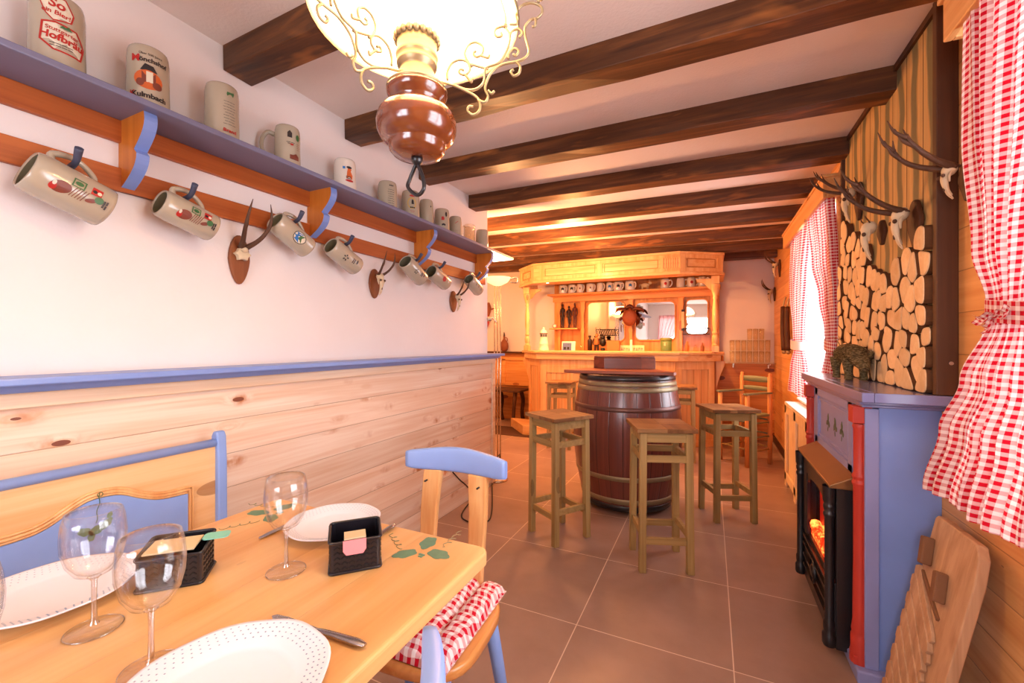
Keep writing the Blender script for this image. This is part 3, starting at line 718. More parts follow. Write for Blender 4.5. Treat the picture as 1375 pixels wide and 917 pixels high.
for i, (a, b, r, dec, lab) in enumerate(HM):
    A = atx(*a, -1.655); B = atx(*b, -1.655)
    ax = (A-B); L = min(.185, max(.15, ax.length*.97)); ax = ax.normalized()
    up = (Vector((0, 0, 1))-ax*ax.z).normalized(); up = (up+Vector((-.22, 0, 0))).normalized(); up = (up-ax*up.dot(ax)).normalized()
    yy = ax.cross(up)                          # local y
    Mx = Matrix((up, yy, ax)).transposed()
    C = (A+B)/2-ax*L/2
    ph = atan2(Vector((1, -.25, -.15)).dot(yy), Vector((1, -.25, -.15)).dot(up))
    mug('beer_mug', lab, 'stoneware mugs hanging from the peg rail', C, r, L, 0, 'ceramic', Mx, dec, ph, .02, 0, (.30, .80), .040)
    # the peg that carries it
    hp = C+ax*L*.62+up*(r+.022)
    p = MB(); base = Vector((XL+.012, hp.y+.004, hp.z-.030)); p.tube([base, base+Vector((.05, 0, .018)), Vector((-1.635, hp.y, hp.z-.004)), Vector((-1.60, hp.y-.004, hp.z+.028))], [.010, .009, .008, .010], 8)
    p.build('peg', M['peg'], sh)
# roe-deer trophies -------------------------------------------------------------
def antler(m, base, out, up, side, L, tines=2, r=.009, mi=0, lean=.35, curl=.25):
    """main beam from base, growing outwards+upwards, tines forking off"""
    P = []
    for k in range(6):
        t = k/5; P.append(base+up*(L*t*(1-.15*t))*(.55+.65*t if lean > .7 else 1)+out*(L*lean*(1-(1-t)**1.8)*.9)+side*(L*curl*sin(t*pi*.75)))
    m.tube(P, [r*1.5, r*1.15, r, r*.85, r*.6, r*.15], 8, mi)
    for j in range(tines):
        q = P[2+j]; d = (out*.9+up*.75-side*.2*(1 if j else -1)).normalized()
        tk = 1.5 if lean > .8 else 1.0; m.tube([q, q+d*L*.20*tk+up*L*.03, q+d*L*.32*tk+up*L*.16*tk], [r*.85, r*.65, r*.15], 7, mi)
    for k in range(14):                        # pearled burr
        a = 2*pi*k/14; m.ball(base+side*cos(a)*r*1.5+out*sin(a)*r*1.5, r*.42, 6, mi)
def trophy(label, group, plaque_c, n, t, w, h, L, shape='oval', plaque='plaque', skull=1.0, tines=2, outk=.35, drop=.0, spread=.30, tilt=.55, long_skull=True):
    """n: wall normal, t: horizontal along the wall"""
    n, t, z = V3(n), V3(t), Vector((0, 0, 1)); c = V3(plaque_c)
    T = thing('antler_trophy', label, 'antlers', c, 0, group)
    pts = []
    for k in range(28):
        a = 2*pi*k/28; zz = sin(a); ww = cos(a)*(1-.28*max(0, -zz)-.05*zz) if shape == 'oval' else cos(a)*(1-.45*max(0, -zz))*(1+.10*cos(4*a))
        pts.append((ww*w/2, zz*h/2))
    m = MB(); ux = t if t.cross(z).dot(n) > 0 else -t
    m.prism(pts, .016, c, ux, (0, 0, 1)); m.build('plaque', M[plaque], T, bevel=.005)
    m = MB(); s = w*.62*skull; top = c+z*h*.22*1.0+n*.03
    if long_skull:
        f = (n*tilt-z).normalized(); Mr = Matrix((t, f.cross(t).normalized(), f)).transposed()
        m.ball(top+n*.020, (s*.46, s*.40, s*.44), 12, rot=Mr)
        m.tube([top-z*s*.1+n*.026, top-z*s*.7+n*(.026+s*.12), top-z*s*1.35+n*(.020+s*.12), top-z*s*1.75+n*(.012+s*.08)], [s*.34, s*.27, s*.17, s*.11], 10, flat=.75)
        for sgn in (-1, 1):
            m.tube([top-z*s*.15+t*sgn*s*.34+n*.02, top-z*s*.5+t*sgn*s*.46+n*.028, top-z*s*.85+t*sgn*s*.26+n*.024], [s*.07, s*.09, s*.05], 6)
            m.tube([top-z*s*1.0+t*sgn*s*.12+n*(.026+s*.12), top-z*s*1.6+t*sgn*s*.15+n*(.018+s*.10), top-z*s*2.0+t*sgn*s*.05+n*(.010+s*.04)], [s*.07, s*.05, s*.03], 6)
        m.build('skull', M['bone'], T)
        e = MB()
        for sgn in (-1, 1): e.ball(top-z*s*.42+t*sgn*s*.30+n*(.036+s*.08), (s*.12, s*.12, s*.13), 8)
        e.ball(top-z*s*1.25+n*(.02+s*.26), (s*.07, s*.07, s*.2), 8)
        e.build('eye_socket', M['antler'], T)
    else:
        rr = random.Random(3); pts = []
        for k in range(18): a = 2*pi*k/18; q = s*.52*(1+(.28 if k % 3 == 0 else -.10)*rr.uniform(.6, 1.2)); pts.append((q*cos(a), q*sin(a)*.85))
        m.prism(pts, .022, top-z*s*.45-n*.012, ux, (0, 0, 1)); m.ball(top-z*s*.1+n*.01, (s*.3, s*.3, s*.22), 10)
        m.build('skull', M['bone'], T, bevel=.003)
    for sgn in (-1, 1):
        m = MB(); antler(m, top+t*sgn*s*.20+z*s*.10+n*.012, n, z, t*sgn, L, tines, L*(.062 if outk > .8 else .047), 0, outk, spread); m.build('antler', M['antler'], T)
    return T
tr = [((320, 349), .085, .195, .165, False), ((502, 381), .085, .165, .13, True), ((608, 405), .085, .155, .125, True)]
TL = ['roe-deer antlers with a jagged white skull cap on a plaque, leftmost on the white wall', 'narrow roe-deer skull with antlers on a plaque, middle trophy under the peg rail', 'small roe-deer skull with antlers on a dark plaque, under the last hanging mug']
for (uv, w, h, L, lg), lab in zip(tr, TL):
    c = atx(uv[0], uv[1], XL+.004); c.x = XL+.001
    trophy(lab, 'antler trophies on the left wall', c, (1, 0, 0), (0, 1, 0), w, h*1.03, L, 'oval', 'plaque', 1.0, 1, .75, spread=.22, long_skull=lg)
# ---------------------------------------------------------------- dining table
ZT = .75
def rrect(x0, y0, x1, y1, r, n=5):
    P = []
    for cx, cy, a in ((x1-r, y1-r, 0), (x0+r, y1-r, pi/2), (x0+r, y0+r, pi), (x1-r, y0+r, 3*pi/2)):
        for k in range(n+1): q = a+pi/2*k/n; P.append((cx+r*cos(q), cy+r*sin(q)))
    return P
T = thing('dining_table', 'pale varnished pine dining table with green painted hop leaves at its corners', 'table', (-.81, .15, 0))
m = MB(); m.prism(rrect(-1.172, -.56, -.452, .842, .025), .034, (0, 0, ZT-.034)); m.build('tabletop', M['table'], T, bevel=.007, seg=3)
m = MB()
for a, b in (((-1.08, .48), (-.54, .48)), ((-1.08, -.30), (-.54, -.30)), ((-1.08, -.30), (-1.08, .48)), ((-.54, -.30), (-.54, .48))):
    m.bar((a[0], a[1], .66), (b[0], b[1], .66), .022, .10)
m.build('apron', M['chairpine'], T, bevel=.002)
for x, y in ((-1.09, .49), (-.53, .49), (-1.09, -.31), (-.53, -.31)):
    m = MB(); m.lathe([(.034, 0), (.026, .01), (.030, .10), (.036, .16), (.030, .20), (.024, .30), (.034, .50), (.030, .545), (.036, .56), (.036, .716)], (x, y, 0), n=16); m.build('leg', M['chairpine'], T)
def leafpoly(cx, cy, L, W, ang, lobes=3):
    P = []; n = 26
    for k in range(n):
        t = k/n*2*pi; r = (1+.09*cos(5*t))*(1 if cos(t) < .85 else 1.12)
        x, y = cos(t)*L/2*r, sin(t)*W/2*r; P.append((cx+x*cos(ang)-y*sin(ang), cy+x*sin(ang)+y*cos(ang)))
    return P
def painted(cx, cy, ang, name):
    m = MB(); z = ZT+.0004
    def Q(x, y): return (cx+x*cos(ang)-y*sin(ang), cy+x*sin(ang)+y*cos(ang))
    for (x, y, L, W, a) in ((.020, .038, .052, .036, .9), (-.036, .010, .054, .036, -.25), (.012, -.034, .050, .034, -1.2)):
        q = Q(x, y); m.prism(leafpoly(q[0], q[1], L, W, a+ang), .0004, (0, 0, z))
    for k in range(5): q = Q(.016+.003*k, -.002+.004*(k % 3)); m.ball((q[0], q[1], z), (.004, .004, .0008), 8)
    m.build('painted_leaves', M['leaf'], T)
    for sg in (-1, 1):
        m = MB()
        P = [Vector((*Q(-.01, sg*.045), z+.0004))]
        for k in range(1, 15): P.append(Vector((*Q(-.012-.0052*k+.006*sin(k*1.7), sg*(.048+.0025*k)+.008*cos(k*1.7)), z+.0004)))
        m.tube(P, .0007, 5, sub=3)
        m.build('painted_tendril', M['scroll'], T)
painted(-.585, .765, R(-60), 'a'); painted(-1.085, .755, R(35), 'b')
# ---------------------------------------------------------------- bench along the wall
XB = -1.575
B = thing('bench', 'pine settle with blue rails and a blue arched back panel, against the half-height wall', 'bench', (XB, .3, 0))
y1 = atx(296, 640, XB).y; y0 = -.75
m = MB(); m.box((XB-.014, (y0+y1)/2, .66), (.024, y1-y0-.03, .40)); m.build('backrest', M['benchpine'], B, bevel=.002)
pts = [(0, 700), (100, 670), (200, 635), (300, 580), (400, 510), (500, 450), (600, 420), (700, 410), (800, 430), (900, 440), (1000, 425), (1110, 398)]
cv = [atx(a/4.297, 560+b/4.297, XB) for a, b in pts]; cv = [(p.y, p.z) for p in cv]
ym = cv[0][0]-.06; left = [(2*ym-a, b) for a, b in reversed(cv)]; cur = left+cv
cur = [(p.x, p.y) for p in [Vector((v.x, v.y)) for v in smooth_path([Vector((a, b, 0)) for a, b in cur], 3)]]
zb = .50
poly = [(cur[0][0], zb)]+[(a, b) for a, b in cur]+[(cur[-1][0], zb)]
ins = [(a-(.016 if a > ym+.3 and i > len(poly)-3 else 0), b-.020) for i, (a, b) in enumerate(poly)]
m = MB(); m.prism(ins, .006, (XB, 0, 0), (0, 1, 0), (0, 0, 1)); m.build('blue_panel', M['blue2'], B)
m = MB()
for off, r_ in ((0, .0045), (-.009, .006), (-.017, .004)):
    m.tube([(XB+.001, a+(off if i == len(poly)-1 or i == len(poly)-2 else 0), b+off*.95) for i, (a, b) in enumerate(poly)], r_, 6, raw=True)
m.build('moulding', M['chairpine'], B)
zr = atx(0, 653, XB).z
m = MB(); m.tube([(XB-.005, y0, zr), (XB-.005, y1, zr)], .014, 12, raw=True); m.build('top_rail', M['blue2'], B)
m = MB(); m.prism([(0, .0), (.07, 0), (.055, .30), (.048, .44), (.045, .80), (.040, .885), (.030, .902), (.012, .902), (.002, .885), (.0, .8)], .032, (XB-.030, y1+.016, 0), (1, 0, 0), (0, 0, 1))
m.build('end_post', M['blue2'], B, bevel=.006, seg=3)
m = MB(); m.box((XB+.19, (y0+y1)/2, .44), (.38, y1-y0-.03, .03)); m.build('seat', M['benchpine'], B, bevel=.006)
m = MB(); m.box((XB+.20, (y0+y1)/2, .24), (.30, y1-y0-.06, .36)); m.build('seat_box', M['benchpine'], B)
m = MB(); m.box((XB+.20, y1-.005, .22), (.36, .028, .44)); m.build('end_panel', M['blue2'], B, bevel=.004)
# thickened flat light edge of the rail
# green painted leaves on the panel
m = MB(); c0 = atx(129, 712, XB+.007)
for (dy, dz, L, W, a) in ((0, 0, .034, .024, .3), (-.024, .004, .030, .022, -.5), (.022, .010, .032, .02, .8), (.030, .032, .018, .012, 1.2), (-.010, -.016, .022, .016, 1.5)):
    P = leafpoly(dy, dz, L, W, a); m.prism(P, .0006, (XB+.0063, c0.y, c0.z), (0, 1, 0), (0, 0, 1))
m.build('painted_leaves', M['leaf'], B)
m = MB(); m.tube([(XB+.0068, c0.y+.002*sin(k*1.3)+.001*k, c0.z+.02+.009*k) for k in range(9)]+[(XB+.0068, c0.y+.009+.006*sin(k*.9), c0.z+.098+.006*cos(k*.9)) for k in range(8)], .0009, 5); m.build('painted_tendril', M['ink_green'], B)
# ---------------------------------------------------------------- chairs
def chair(label, loc, rz, cushion=True):
    t = thing('dining_chair', label, 'chair', loc, rz, 'blue and pine dining chairs')
    m = MB(); P = []; n = 36
    for k in range(n):
        a = 2*pi*k/n; e = .62
        x = .212*abs(cos(a))**e*(1 if cos(a) > 0 else -1)*(1.0-.10*sin(a)); y = .195*abs(sin(a))**e*(1 if sin(a) > 0 else -1); P.append((x, y))
    m.prism(P, .030, (0, 0, .425), smooth=True); m.build('seat', M['seatpine'], t, local=True, bevel=.009, seg=3)
    for s in (-1, 1):
        for (tx, ty, bx, by) in ((.15, .12, .185, .20), (.145, -.125, .18, -.17)):
            m = MB(); m.tube([(s*tx, ty, .43), (s*(tx*.5+bx*.5), (ty+by)/2, .22), (s*bx, by, 0)], [.021, .019, .014], 14, raw=True); m.build('leg', M['blue2'], t, local=True)
        # flat shaped back posts
        Q = [(-.033, 0), (.033, 0), (.026, .06), (.022, .14), (.024, .24), (.032, .34), (.034, .36), (-.032, .36), (-.034, .33), (-.036, .24), (-.032, .12), (-.031, .05)]
        Q = [(-s*a, b) for a, b in Q] if s > 0 else Q
        Q = Q if s < 0 else Q[::-1]
        tilt = R(6); m = MB(); m.prism(Q, -.022, (s*.083, .140, .44), (1, 0, 0), (0, sin(tilt), cos(tilt))); m.build('back_post', M['chairpine'], t, local=True, bevel=.005, seg=2)
        m = MB(); m.cyl((s*.083+s*.012, .168, .765), (s*.083+s*.012, .155, .765), .003); m.build('screw', M['iron'], t, local=True)
    # top rail, bowed in plan with a wavy upper edge
    def rail(u, v):
        x = (u-.5)*.360+.008; bow = .030*(1-(2*u-1)**2)-.012
        a = 2*pi*v; top = .036+(.007*cos((u-.5)*2*pi) if sin(a) > 0 else 0); ex = .014*(1-.25*(abs(2*u-1)**8)); ez = top*(1-.2*abs(2*u-1)**10)
        ca, sa = cos(a), sin(a); e = .45
        return Vector((x, .178+bow+ex*abs(ca)**e*(1 if ca > 0 else -1), .832+ez*abs(sa)**e*(1 if sa > 0 else -1)))
    m = MB(); m.grid(rail, 28, 20)
    for u in (0, 1): m.f.append([j*29+(0 if u == 0 else 28) for j in range(20)]); m.m.append(0); m.sm.append(False)
    m.build('top_rail', M['blue2'], t, local=True)
    if cushion:
        def top(u, v):
            x, y = (u-.5)*2, (v-.5)*2
            ex = 1-abs(x)**7; ey = 1-abs(y)**7; h = max(0, ex*ey)**.35
            q = .5+.5*abs(sin(x*pi*1.5))**.5 if False else 1
            cre = 1-.50*math.exp(-((x/.06)**2))-.42*math.exp(-(((abs(x)-.62)/.06)**2))
            rib = 1-.16*abs(cos(y*pi*4.5))**6-.12*math.exp(-((x/.10)**2))*abs(cos(y*pi*2.2))**4
            w = 1-.03*abs(sin(y*pi*4.5))
            return Vector((x*.185*w, y*.178, .458+.040*h*cre*rib))
        m = MB(); m.grid(top, 48, 48, uvfn=lambda u, v: (u*.40+.012*sin(v*9), v*.40+.008*sin(u*11)))
        m.grid(lambda u, v: Vector(((u-.5)*.37, (v-.5)*.356, .4575)), 2, 2, uvfn=lambda u, v: (u*.38, v*.38))
        m.build('seat_cushion', M['gingham_pad'], t, local=True)
    return t
chair('pine and blue chair with a red gingham cushion, at the far end of the table', (-.738, .965, 0), R(3))
chair('chair of which only a blue back-rail end shows, at the bottom edge of the photo', (-.405, .215, 0), R(-66))
# ---------------------------------------------------------------- tableware
def plate(label, x, y, r, rot=0):
    t = thing('dinner_plate', label, 'plate', (x, y, ZT+.0005), rot, 'white dinner plates')
    f = lambda a: 1.0+.011*cos(8*a)
    g = lambda a: 1.0
    m = MB(); m.lathe([(0, .001), (r*.60, .001), (r*.64, .004), (r*.97, .017), (r, .0195), (r*.995, .0215), (r*.96, .0205), (r*.74, .0125), (r*.66, .0085), (r*.60, .006), (0, .0055)], n=64, rad=f)
    m.build('plate_body', M['plate'], t, local=True)
    d = MB()
    for k in range(4):
        n = 56+k*6; rr = r*(.77+.055*k)
        for j in range(n):
            a = 2*pi*(j+.5*(k % 2))/n; q = rr*f(a); z = .0125+(rr/r-.74)/.22*.008+.0004
            d.add([(q*cos(a)-.0011, q*sin(a)-.0011, z), (q*cos(a)+.0011, q*sin(a)-.0011, z), (q*cos(a)+.0011, q*sin(a)+.0011, z+.0001), (q*cos(a)-.0011, q*sin(a)+.0011, z+.0001)], [(0, 1, 2, 3)])
    d.build('rim_dots', M['rimdot'], t, local=True, fix=False)
    return t
M['rimdot'] = plain('plate_dot_grey', '#8f9bb0', .5)
plate('white dotted-rim plate nearest the viewer, beside a table knife', -.575, .335, .128, .2)
plate('white dotted-rim plate at the far end of the table, behind a wine glass', -.855, .762, .112, .1)
plate('white dotted-rim plate on the bench side, behind two wine glasses', -1.085, .335, .122, .3)
def wineglass(label, x, y, h=.192, r=.0395):
    t = thing('wine_glass', label, 'glass', (x, y, ZT+.0003), 0, 'stemmed wine glasses')
    rb = .037
    m = MB(); m.lathe([(0, 0), (rb-.001, 0), (rb, .0012), (rb-.001, .0024), (.018, .0055), (.007, .0095)], n=36); m.lathe([(.007, .0095), (.0042, .016), (.0034, .045), (.0040, h*.42), (.009, h*.45)], n=20, mi=1); m.lathe([(rb-.0012, .0008), (rb+.0004, .0014), (rb-.0012, .0022)], n=36, mi=1); m.build('stem_and_foot', [M['glass_foot'], M['glass_stem']], t, local=True)
    pr = [(.0, h*.455), (.009, h*.46), (.022, h*.50), (.033, h*.58), (.0385, h*.70), (r, h*.80), (.0375, h*.92), (.034, h)]
    m = MB(); m.lathe([(.0, h*.44), (.009, h*.445), (.024, h*.49)]+[(a+.0012, b) for a, b in pr[3:]]+[(.0332, h+.0008), (.0322, h)]+[(max(0, a-.0006), b+.0015) for a, b in reversed(pr)], n=40)
    m.build('bowl', M['glass'], t, local=True); return t
M['glass'].name = 'clear_glass'
wineglass('wine glass standing just past the bench-side plate, behind the nearest wine glass', -.906, .327)
wineglass('nearest complete wine glass, between the two dinner plates', -.722, .322)
wineglass('wine glass standing alone before the far plate', -.783, .578)
wineglass('wine glass cut off by the edge of the photo, of which only a sliver shows', -.816, .168)
def basket(label, c, d, w=.098, dp=.075, h=.064, kind=0):
    """perforated box; c = near edge midpoint, d = direction of the near face"""
    ang = atan2(d[1], d[0]); t = thing('plastic_caddy', label, 'basket', (c[0], c[1], ZT), ang, 'black table caddies')
    P = rrect(-w/2, 0, w/2, dp, .008, 3); n = len(P); hb = h*1.18; e = .0025
    m = MB()
    def wall(inset, z0, z1, flip): 
        vs = []
        for (x, y) in P:
            cx, cy = x*(1-2*inset/w), dp/2+(y-dp/2)*(1-2*inset/dp); vs += [(cx, cy, z0)]
        for (x, y) in P:
            cx, cy = x*(1-2*inset/w), dp/2+(y-dp/2)*(1-2*inset/dp); vs += [(cx, cy, z1+(hb-h)*(y/dp))]
        return vs
    A, Bv = wall(0, .002, h, 0), wall(e, .004, h, 0)
    m.add(A+Bv, [(k, (k+1) % n, n+(k+1) % n, n+k) for k in range(n)]+[(2*n+(k+1) % n, 2*n+k, 3*n+k, 3*n+(k+1) % n) for k in range(n)]+[(n+k, n+(k+1) % n, 3*n+(k+1) % n, 3*n+k) for k in range(n)])
    m.add([(x, y, .003) for x, y in P], [tuple(range(n))]); m.build('caddy_body', M['blackplastic'], t, local=True)
    m = MB(); m.tube([(x*1.02, dp/2+(y-dp/2)*1.02, h+(hb-h)*(y/dp)) for x, y in P+[P[0]]], .0028, 6, raw=True); m.tube([(x*1.02, dp/2+(y-dp/2)*1.02, .003) for x, y in P+[P[0]]], .0028, 6, raw=True); m.build('rim', M['blackplastic'], t, local=True)
    # chevron cut-outs shown as embossed chevrons
    m = MB()
    for r_ in range(5):
        for k in range(8 if False else 6):
            x = -w/2+.014+k*(w-.028)/5; z = .010+r_*.0105
            for s in (-1, 1): m.bar((x+s*.0058, -.0006, z), (x, -.0006, z+.0045), .0016, .0022)
            y = .010+k*(dp-.02)/5
            if k < 5:
                for xx in (-w/2-.0006, w/2+.0006):
                    for s in (-1, 1): m.bar((xx, y+s*.0045+.004, z), (xx, y+.004, z+.0045), .0016, .0022)
    m.build('chevron_openings', M['chev'], t, local=True)
    if kind == 0:
        m = MB(); m.add([(-.022, .040, h*1.06), (.020, .040, h*1.06), (.020, .003, h+.005), (-.022, .003, h+.005), (-.022, .040, h*1.06-.003), (.020, .040, h*1.06-.003), (.020, .003, h+.002), (-.022, .003, h+.002)], [(0, 1, 2, 3), (4, 5, 6, 7), (0, 1, 5, 4), (2, 3, 7, 6), (0, 3, 7, 4), (1, 2, 6, 5)]); one_p(m, 'folded_napkin', M['card_beige'], t)
        m = MB(); m.prism([(-.024, 0), (-.024, -.020), (-.018, -.028), (.014, -.028), (.020, -.020), (.020, 0)], .002, (0, -.0035, h+.004), (1, 0, 0), (0, .10, 1)); one_p(m, 'pink_napkin_tab', M['card_pink'], t)
    else:
        m = MB(); m.box((-.005, dp*.5, h+.0055), (w*.78, dp*.72, .003)); one_p(m, 'folded_napkin', M['card_beige'], t)
        m = MB(); m.prism(rrect(0, -.016, .046, .018, .010), .002, (w/2-.012, dp*.60, h+.009)); one_p(m, 'teal_napkin_tab', M['card_teal'], t)
    return t
M['chev'] = plain('black_opening', '#050406', .8)
def one_p(m, name, mat, t): return m.build(name, mat, t, local=True)
basket('black perforated caddy holding a beige and a pink card, in the middle of the table', (-.652, .636), (.062, .066), kind=0)
basket('black perforated caddy with a turquoise tab at its side, behind the nearest wine glass', (-.925, .440), (.050, .052), w=.105, dp=.085, h=.060, kind=1)
def knife(label, a, b, kind='knife'):
    a, b = V3(a), V3(b); d = (b-a); L = d.length; ang = atan2(d.y, d.x); t = thing('table_'+kind, label, kind, (a.x, a.y, ZT+.0006), ang)
    m = MB()
    if kind == 'knife':
        m.prism([(0, -.003), (.010, -.009), (.05, -.010), (L*.50, -.007), (L*.52, .004), (.03, .006), (.006, .003)], .0016, (0, 0, .002)); m.build('blade', M['steel'], t, local=True, bevel=.0005)
    else:
        m.prism([(L*.22, -.004), (L*.30, -.011), (L*.22, -.012), (0, -.012), (0, -.009), (L*.2, -.008), (L*.2, -.005), (0, -.005), (0, -.002), (L*.2, -.001), (L*.2, .001), (0, .002), (0, .005), (L*.2, .005), (L*.2, .008), (0, .008), (0, .011), (L*.22, .011), (L*.30, .010), (L*.5, .003), (L*.5, -.003)], .0016, (0, 0, .002)); m.build('tines', M['steel'], t, local=True)
    m = MB(); m.tube([(L*.48, -.002, .004), (L*.62, -.001, .005), (L*.9, 0, .0055), (L, 0, .0050)], [.004, .0055, .0075, .0045], 10, flat=.55); m.build('handle', M['steel'], t, local=True)
    return t
knife('steel table knife lying beyond the nearest plate', (-.672, .472, .755), (-.475, .482, .755))
knife('steel table knife lying on the left of the far plate', (-.967, .64, .755), (-.984, .835, .755))
knife('steel fork whose handle shows past the caddy beside the far plate', (-.712, .64, .755), (-.722, .835, .755), 'fork')
# ---------------------------------------------------------------- pendant oil-style lamp over the table
LC = atd(560, 460, .90); LX, LY = LC.x, LC.y
def lz(v): return CH+(460-v)*.90/FPX
L = thing('pendant_lamp', 'brass scrollwork pendant lamp with a turned wooden bowl and glowing shade above the table', 'lamp', (LX, LY, zc(LX)-.002))
c = (LX, LY, 0)
m = MB(); m.lathe([(0, 1.612), (.030, 1.612), (.050, 1.617), (.058, 1.626), (.0595, 1.636), (.061, 1.640), (.066, 1.643), (.076, 1.652), (.083, 1.667), (.0845, 1.682), (.081, 1.697), (.072, 1.709), (.058, 1.716), (.050, 1.7185), (.049, 1.724), (.053, 1.730), (.060, 1.737), (.064, 1.746), (.0635, 1.753), (.052, 1.757), (0, 1.757)], c, n=48); m.build('wooden_bowl', M['lampwood'], L)
m = MB(); m.lathe([(.062, 1.753), (.064, 1.756), (.062, 1.759), (.045, 1.764), (.038, 1.772), (.037, 1.792), (.034, 1.796), (.036, 1.800), (.042, 1.806), (.043, 1.812), (.040, 1.816), (.044, 1.822), (.045, 1.828), (.040, 1.834), (.041, 1.842), (.043, 1.862), (.0, 1.862)], c, n=40); m.build('burner', M['brass'], L)
m = MB()
for k in range(20): a = 2*pi*k/20; m.ball((LX+.0435*cos(a), LY+.0435*sin(a), 1.863), (.0075, .0075, .009), 8)
m.build('burner_crown', M['brass'], L)
m = MB(); m.lathe([(.030, 1.862), (.034, 1.875), (.028, 1.90), (.020, 1.93), (.021, 1.98), (.0, 1.985)], c, n=24); m.build('glass_chimney', M['chimney'] if 'chimney' in M else M['bulb'], L)
# opal dome shade, open below
pr = [(.215, 1.905), (.214, 1.925), (.205, 1.965), (.180, 2.010), (.140, 2.050), (.090, 2.080), (.050, 2.095)]
m = MB(); m.lathe(pr, c, n=48); o = m.build('shade', M['opal'], L, solid=.004)
m = MB(); m.lathe([(.217, 1.899), (.220, 1.905), (.217, 1.911), (.213, 1.905), (.217, 1.899)], c, n=48); m.build('shade_ring', M['brass'], L)
m = MB(); m.lathe([(.052, 2.09), (.056, 2.10), (.040, 2.13), (.015, 2.15), (.006, 2.16), (.006, zc(LX)-.02), (.05, zc(LX)-.018), (.052, zc(LX)-.001), (0, zc(LX)-.001)], c, n=24); m.build('cap_and_rod', M['brass'], L)
def spiral(cx, cz, r0, r1, a0, turns, n=14):
    return [(cx+(r0+(r1-r0)*k/n)*cos(a0+turns*2*pi*k/n), cz+(r0+(r1-r0)*k/n)*sin(a0+turns*2*pi*k/n)) for k in range(n+1)]
def pxr(u, v): return ((u-560)*.90/FPX, lz(v))
cr = lambda x, y: pxr(400+x/3.528, y/3.528)      # coordinates read on the close-up
ARM = [ # polylines in the close-up, right-hand arm
 [cr(660, 390), cr(740, 415), cr(800, 440), cr(850, 440), cr(885, 410), cr(890, 355), cr(905, 340), cr(960, 320), cr(1000, 250), cr(1005, 200), cr(985, 160)],
 [cr(740, 415), cr(790, 440), cr(840, 470), cr(865, 500), cr(865, 540), cr(835, 560), cr(808, 540), cr(815, 520), cr(835, 522)],
 [cr(855, 490), cr(890, 505), cr(905, 480), cr(893, 450), cr(895, 420), cr(920, 370), cr(970, 335), cr(1040, 325), cr(1080, 310), cr(1095, 280), cr(1078, 210), cr(1078, 170), cr(1100, 140), cr(1125, 135), cr(1125, 165), cr(1110, 170)],
 [cr(905, 450), cr(920, 465), cr(935, 455)],
 [cr(712, 390), cr(712, 350), cr(735, 310), cr(775, 298), cr(810, 315), cr(818, 350), cr(795, 370), cr(768, 358), cr(775, 342), cr(790, 350)],
 [cr(790, 365), cr(810, 385), cr(825, 405), cr(830, 390)],
 [cr(830, 335), cr(805, 300), cr(795, 265), cr(815, 230), cr(850, 222), cr(880, 245), cr(875, 280), cr(850, 290), cr(835, 272), cr(850, 262)],
 [cr(870, 285), cr(905, 298), cr(910, 285)], [cr(820, 320), cr(860, 335), cr(905, 350)],
 [cr(985, 155), cr(945, 165), cr(935, 185), cr(950, 205), cr(970, 200), cr(965, 185)],
 [cr(1005, 150), cr(1040, 150), cr(1035, 110), cr(1060, 70), cr(1110, 60), cr(1150, 80), cr(1155, 110), cr(1130, 135)],
 [cr(1005, 215), cr(1015, 185), cr(1045, 175), cr(1065, 195), cr(1050, 215)],
 [cr(1000, 310), cr(1005, 280), cr(1030, 265), cr(1048, 280), cr(1035, 298), cr(1022, 290)],
 [cr(1035, 325), cr(1055, 350), cr(1050, 380), cr(1025, 390), cr(1012, 370), cr(1025, 362)],
 [cr(1140, 60), cr(1130, 20), cr(1115, -20), cr(1090, -60)], [cr(985, 160), cr(985, 110), cr(965, 40), cr(945, -20)]]
for az in (R(25.3-6), R(25.3+114), R(25.3-126)):
    m = MB(); ca, sa = cos(az), sin(az)
    for pl in ARM: m.tube([(LX+r_*ca, LY+r_*sa, z) for r_, z in pl], .0028, 7, sub=4)
    for (x, y) in ((1150, 40), (985, 155), (660, 390)):
        r_, z = cr(x, y); m.ball((LX+r_*ca, LY+r_*sa, z), .006, 10)
    m.build('scroll_arm', M['brass'], L)
m = MB(); m.lathe([(.0, 1.613), (.012, 1.612), (.012, 1.604), (.006, 1.596), (0, 1.595)], c, n=16)
m.tube([(LX, LY, 1.602), (LX-.022, LY+.004, 1.572), (LX-.024, LY, 1.552), (LX, LY, 1.532), (LX+.020, LY-.004, 1.540), (LX+.016, LY, 1.565), (LX, LY, 1.602)], .0042, 8); m.build('pull_ring', M['iron'], L)
# ---------------------------------------------------------------- torchere floor lamp behind the wall end
TC = atd(668, 460, 3.72); tx, ty = TC.x, TC.y
F = thing('floor_lamp', 'slim uplighter floor lamp on thin poles, just past the end of the white wall', 'lamp', (tx, ty, 0))
z1_t = z1 = CH+(460-376)*3.72/FPX
m = MB(); m.lathe([(0, 0), (.09, 0), (.09, .012), (.03, .03), (0, .03)], (tx, ty, 0), n=32); m.build('base', M['nickel'], F)
for s in (-1, 0, 1):
    m = MB(); dx, dy = _c*.026*s, _s*.026*s; m.cyl((tx+dx, ty+dy, .02), (tx+dx, ty+dy, z1-.05), .006, n=10); m.build('pole', M['nickel'], F)
m = MB(); m.lathe([(.0, z1-.055), (.03, z1-.05), (.09, z1-.02), (.115, z1+.015), (.118, z1+.02), (.11, z1+.018), (.03, z1-.04), (0, z1-.045)], (tx, ty, 0), n=32); m.build('bowl_shade', M['glowbowl'] if 'glowbowl' in M else M['nickel'], F)
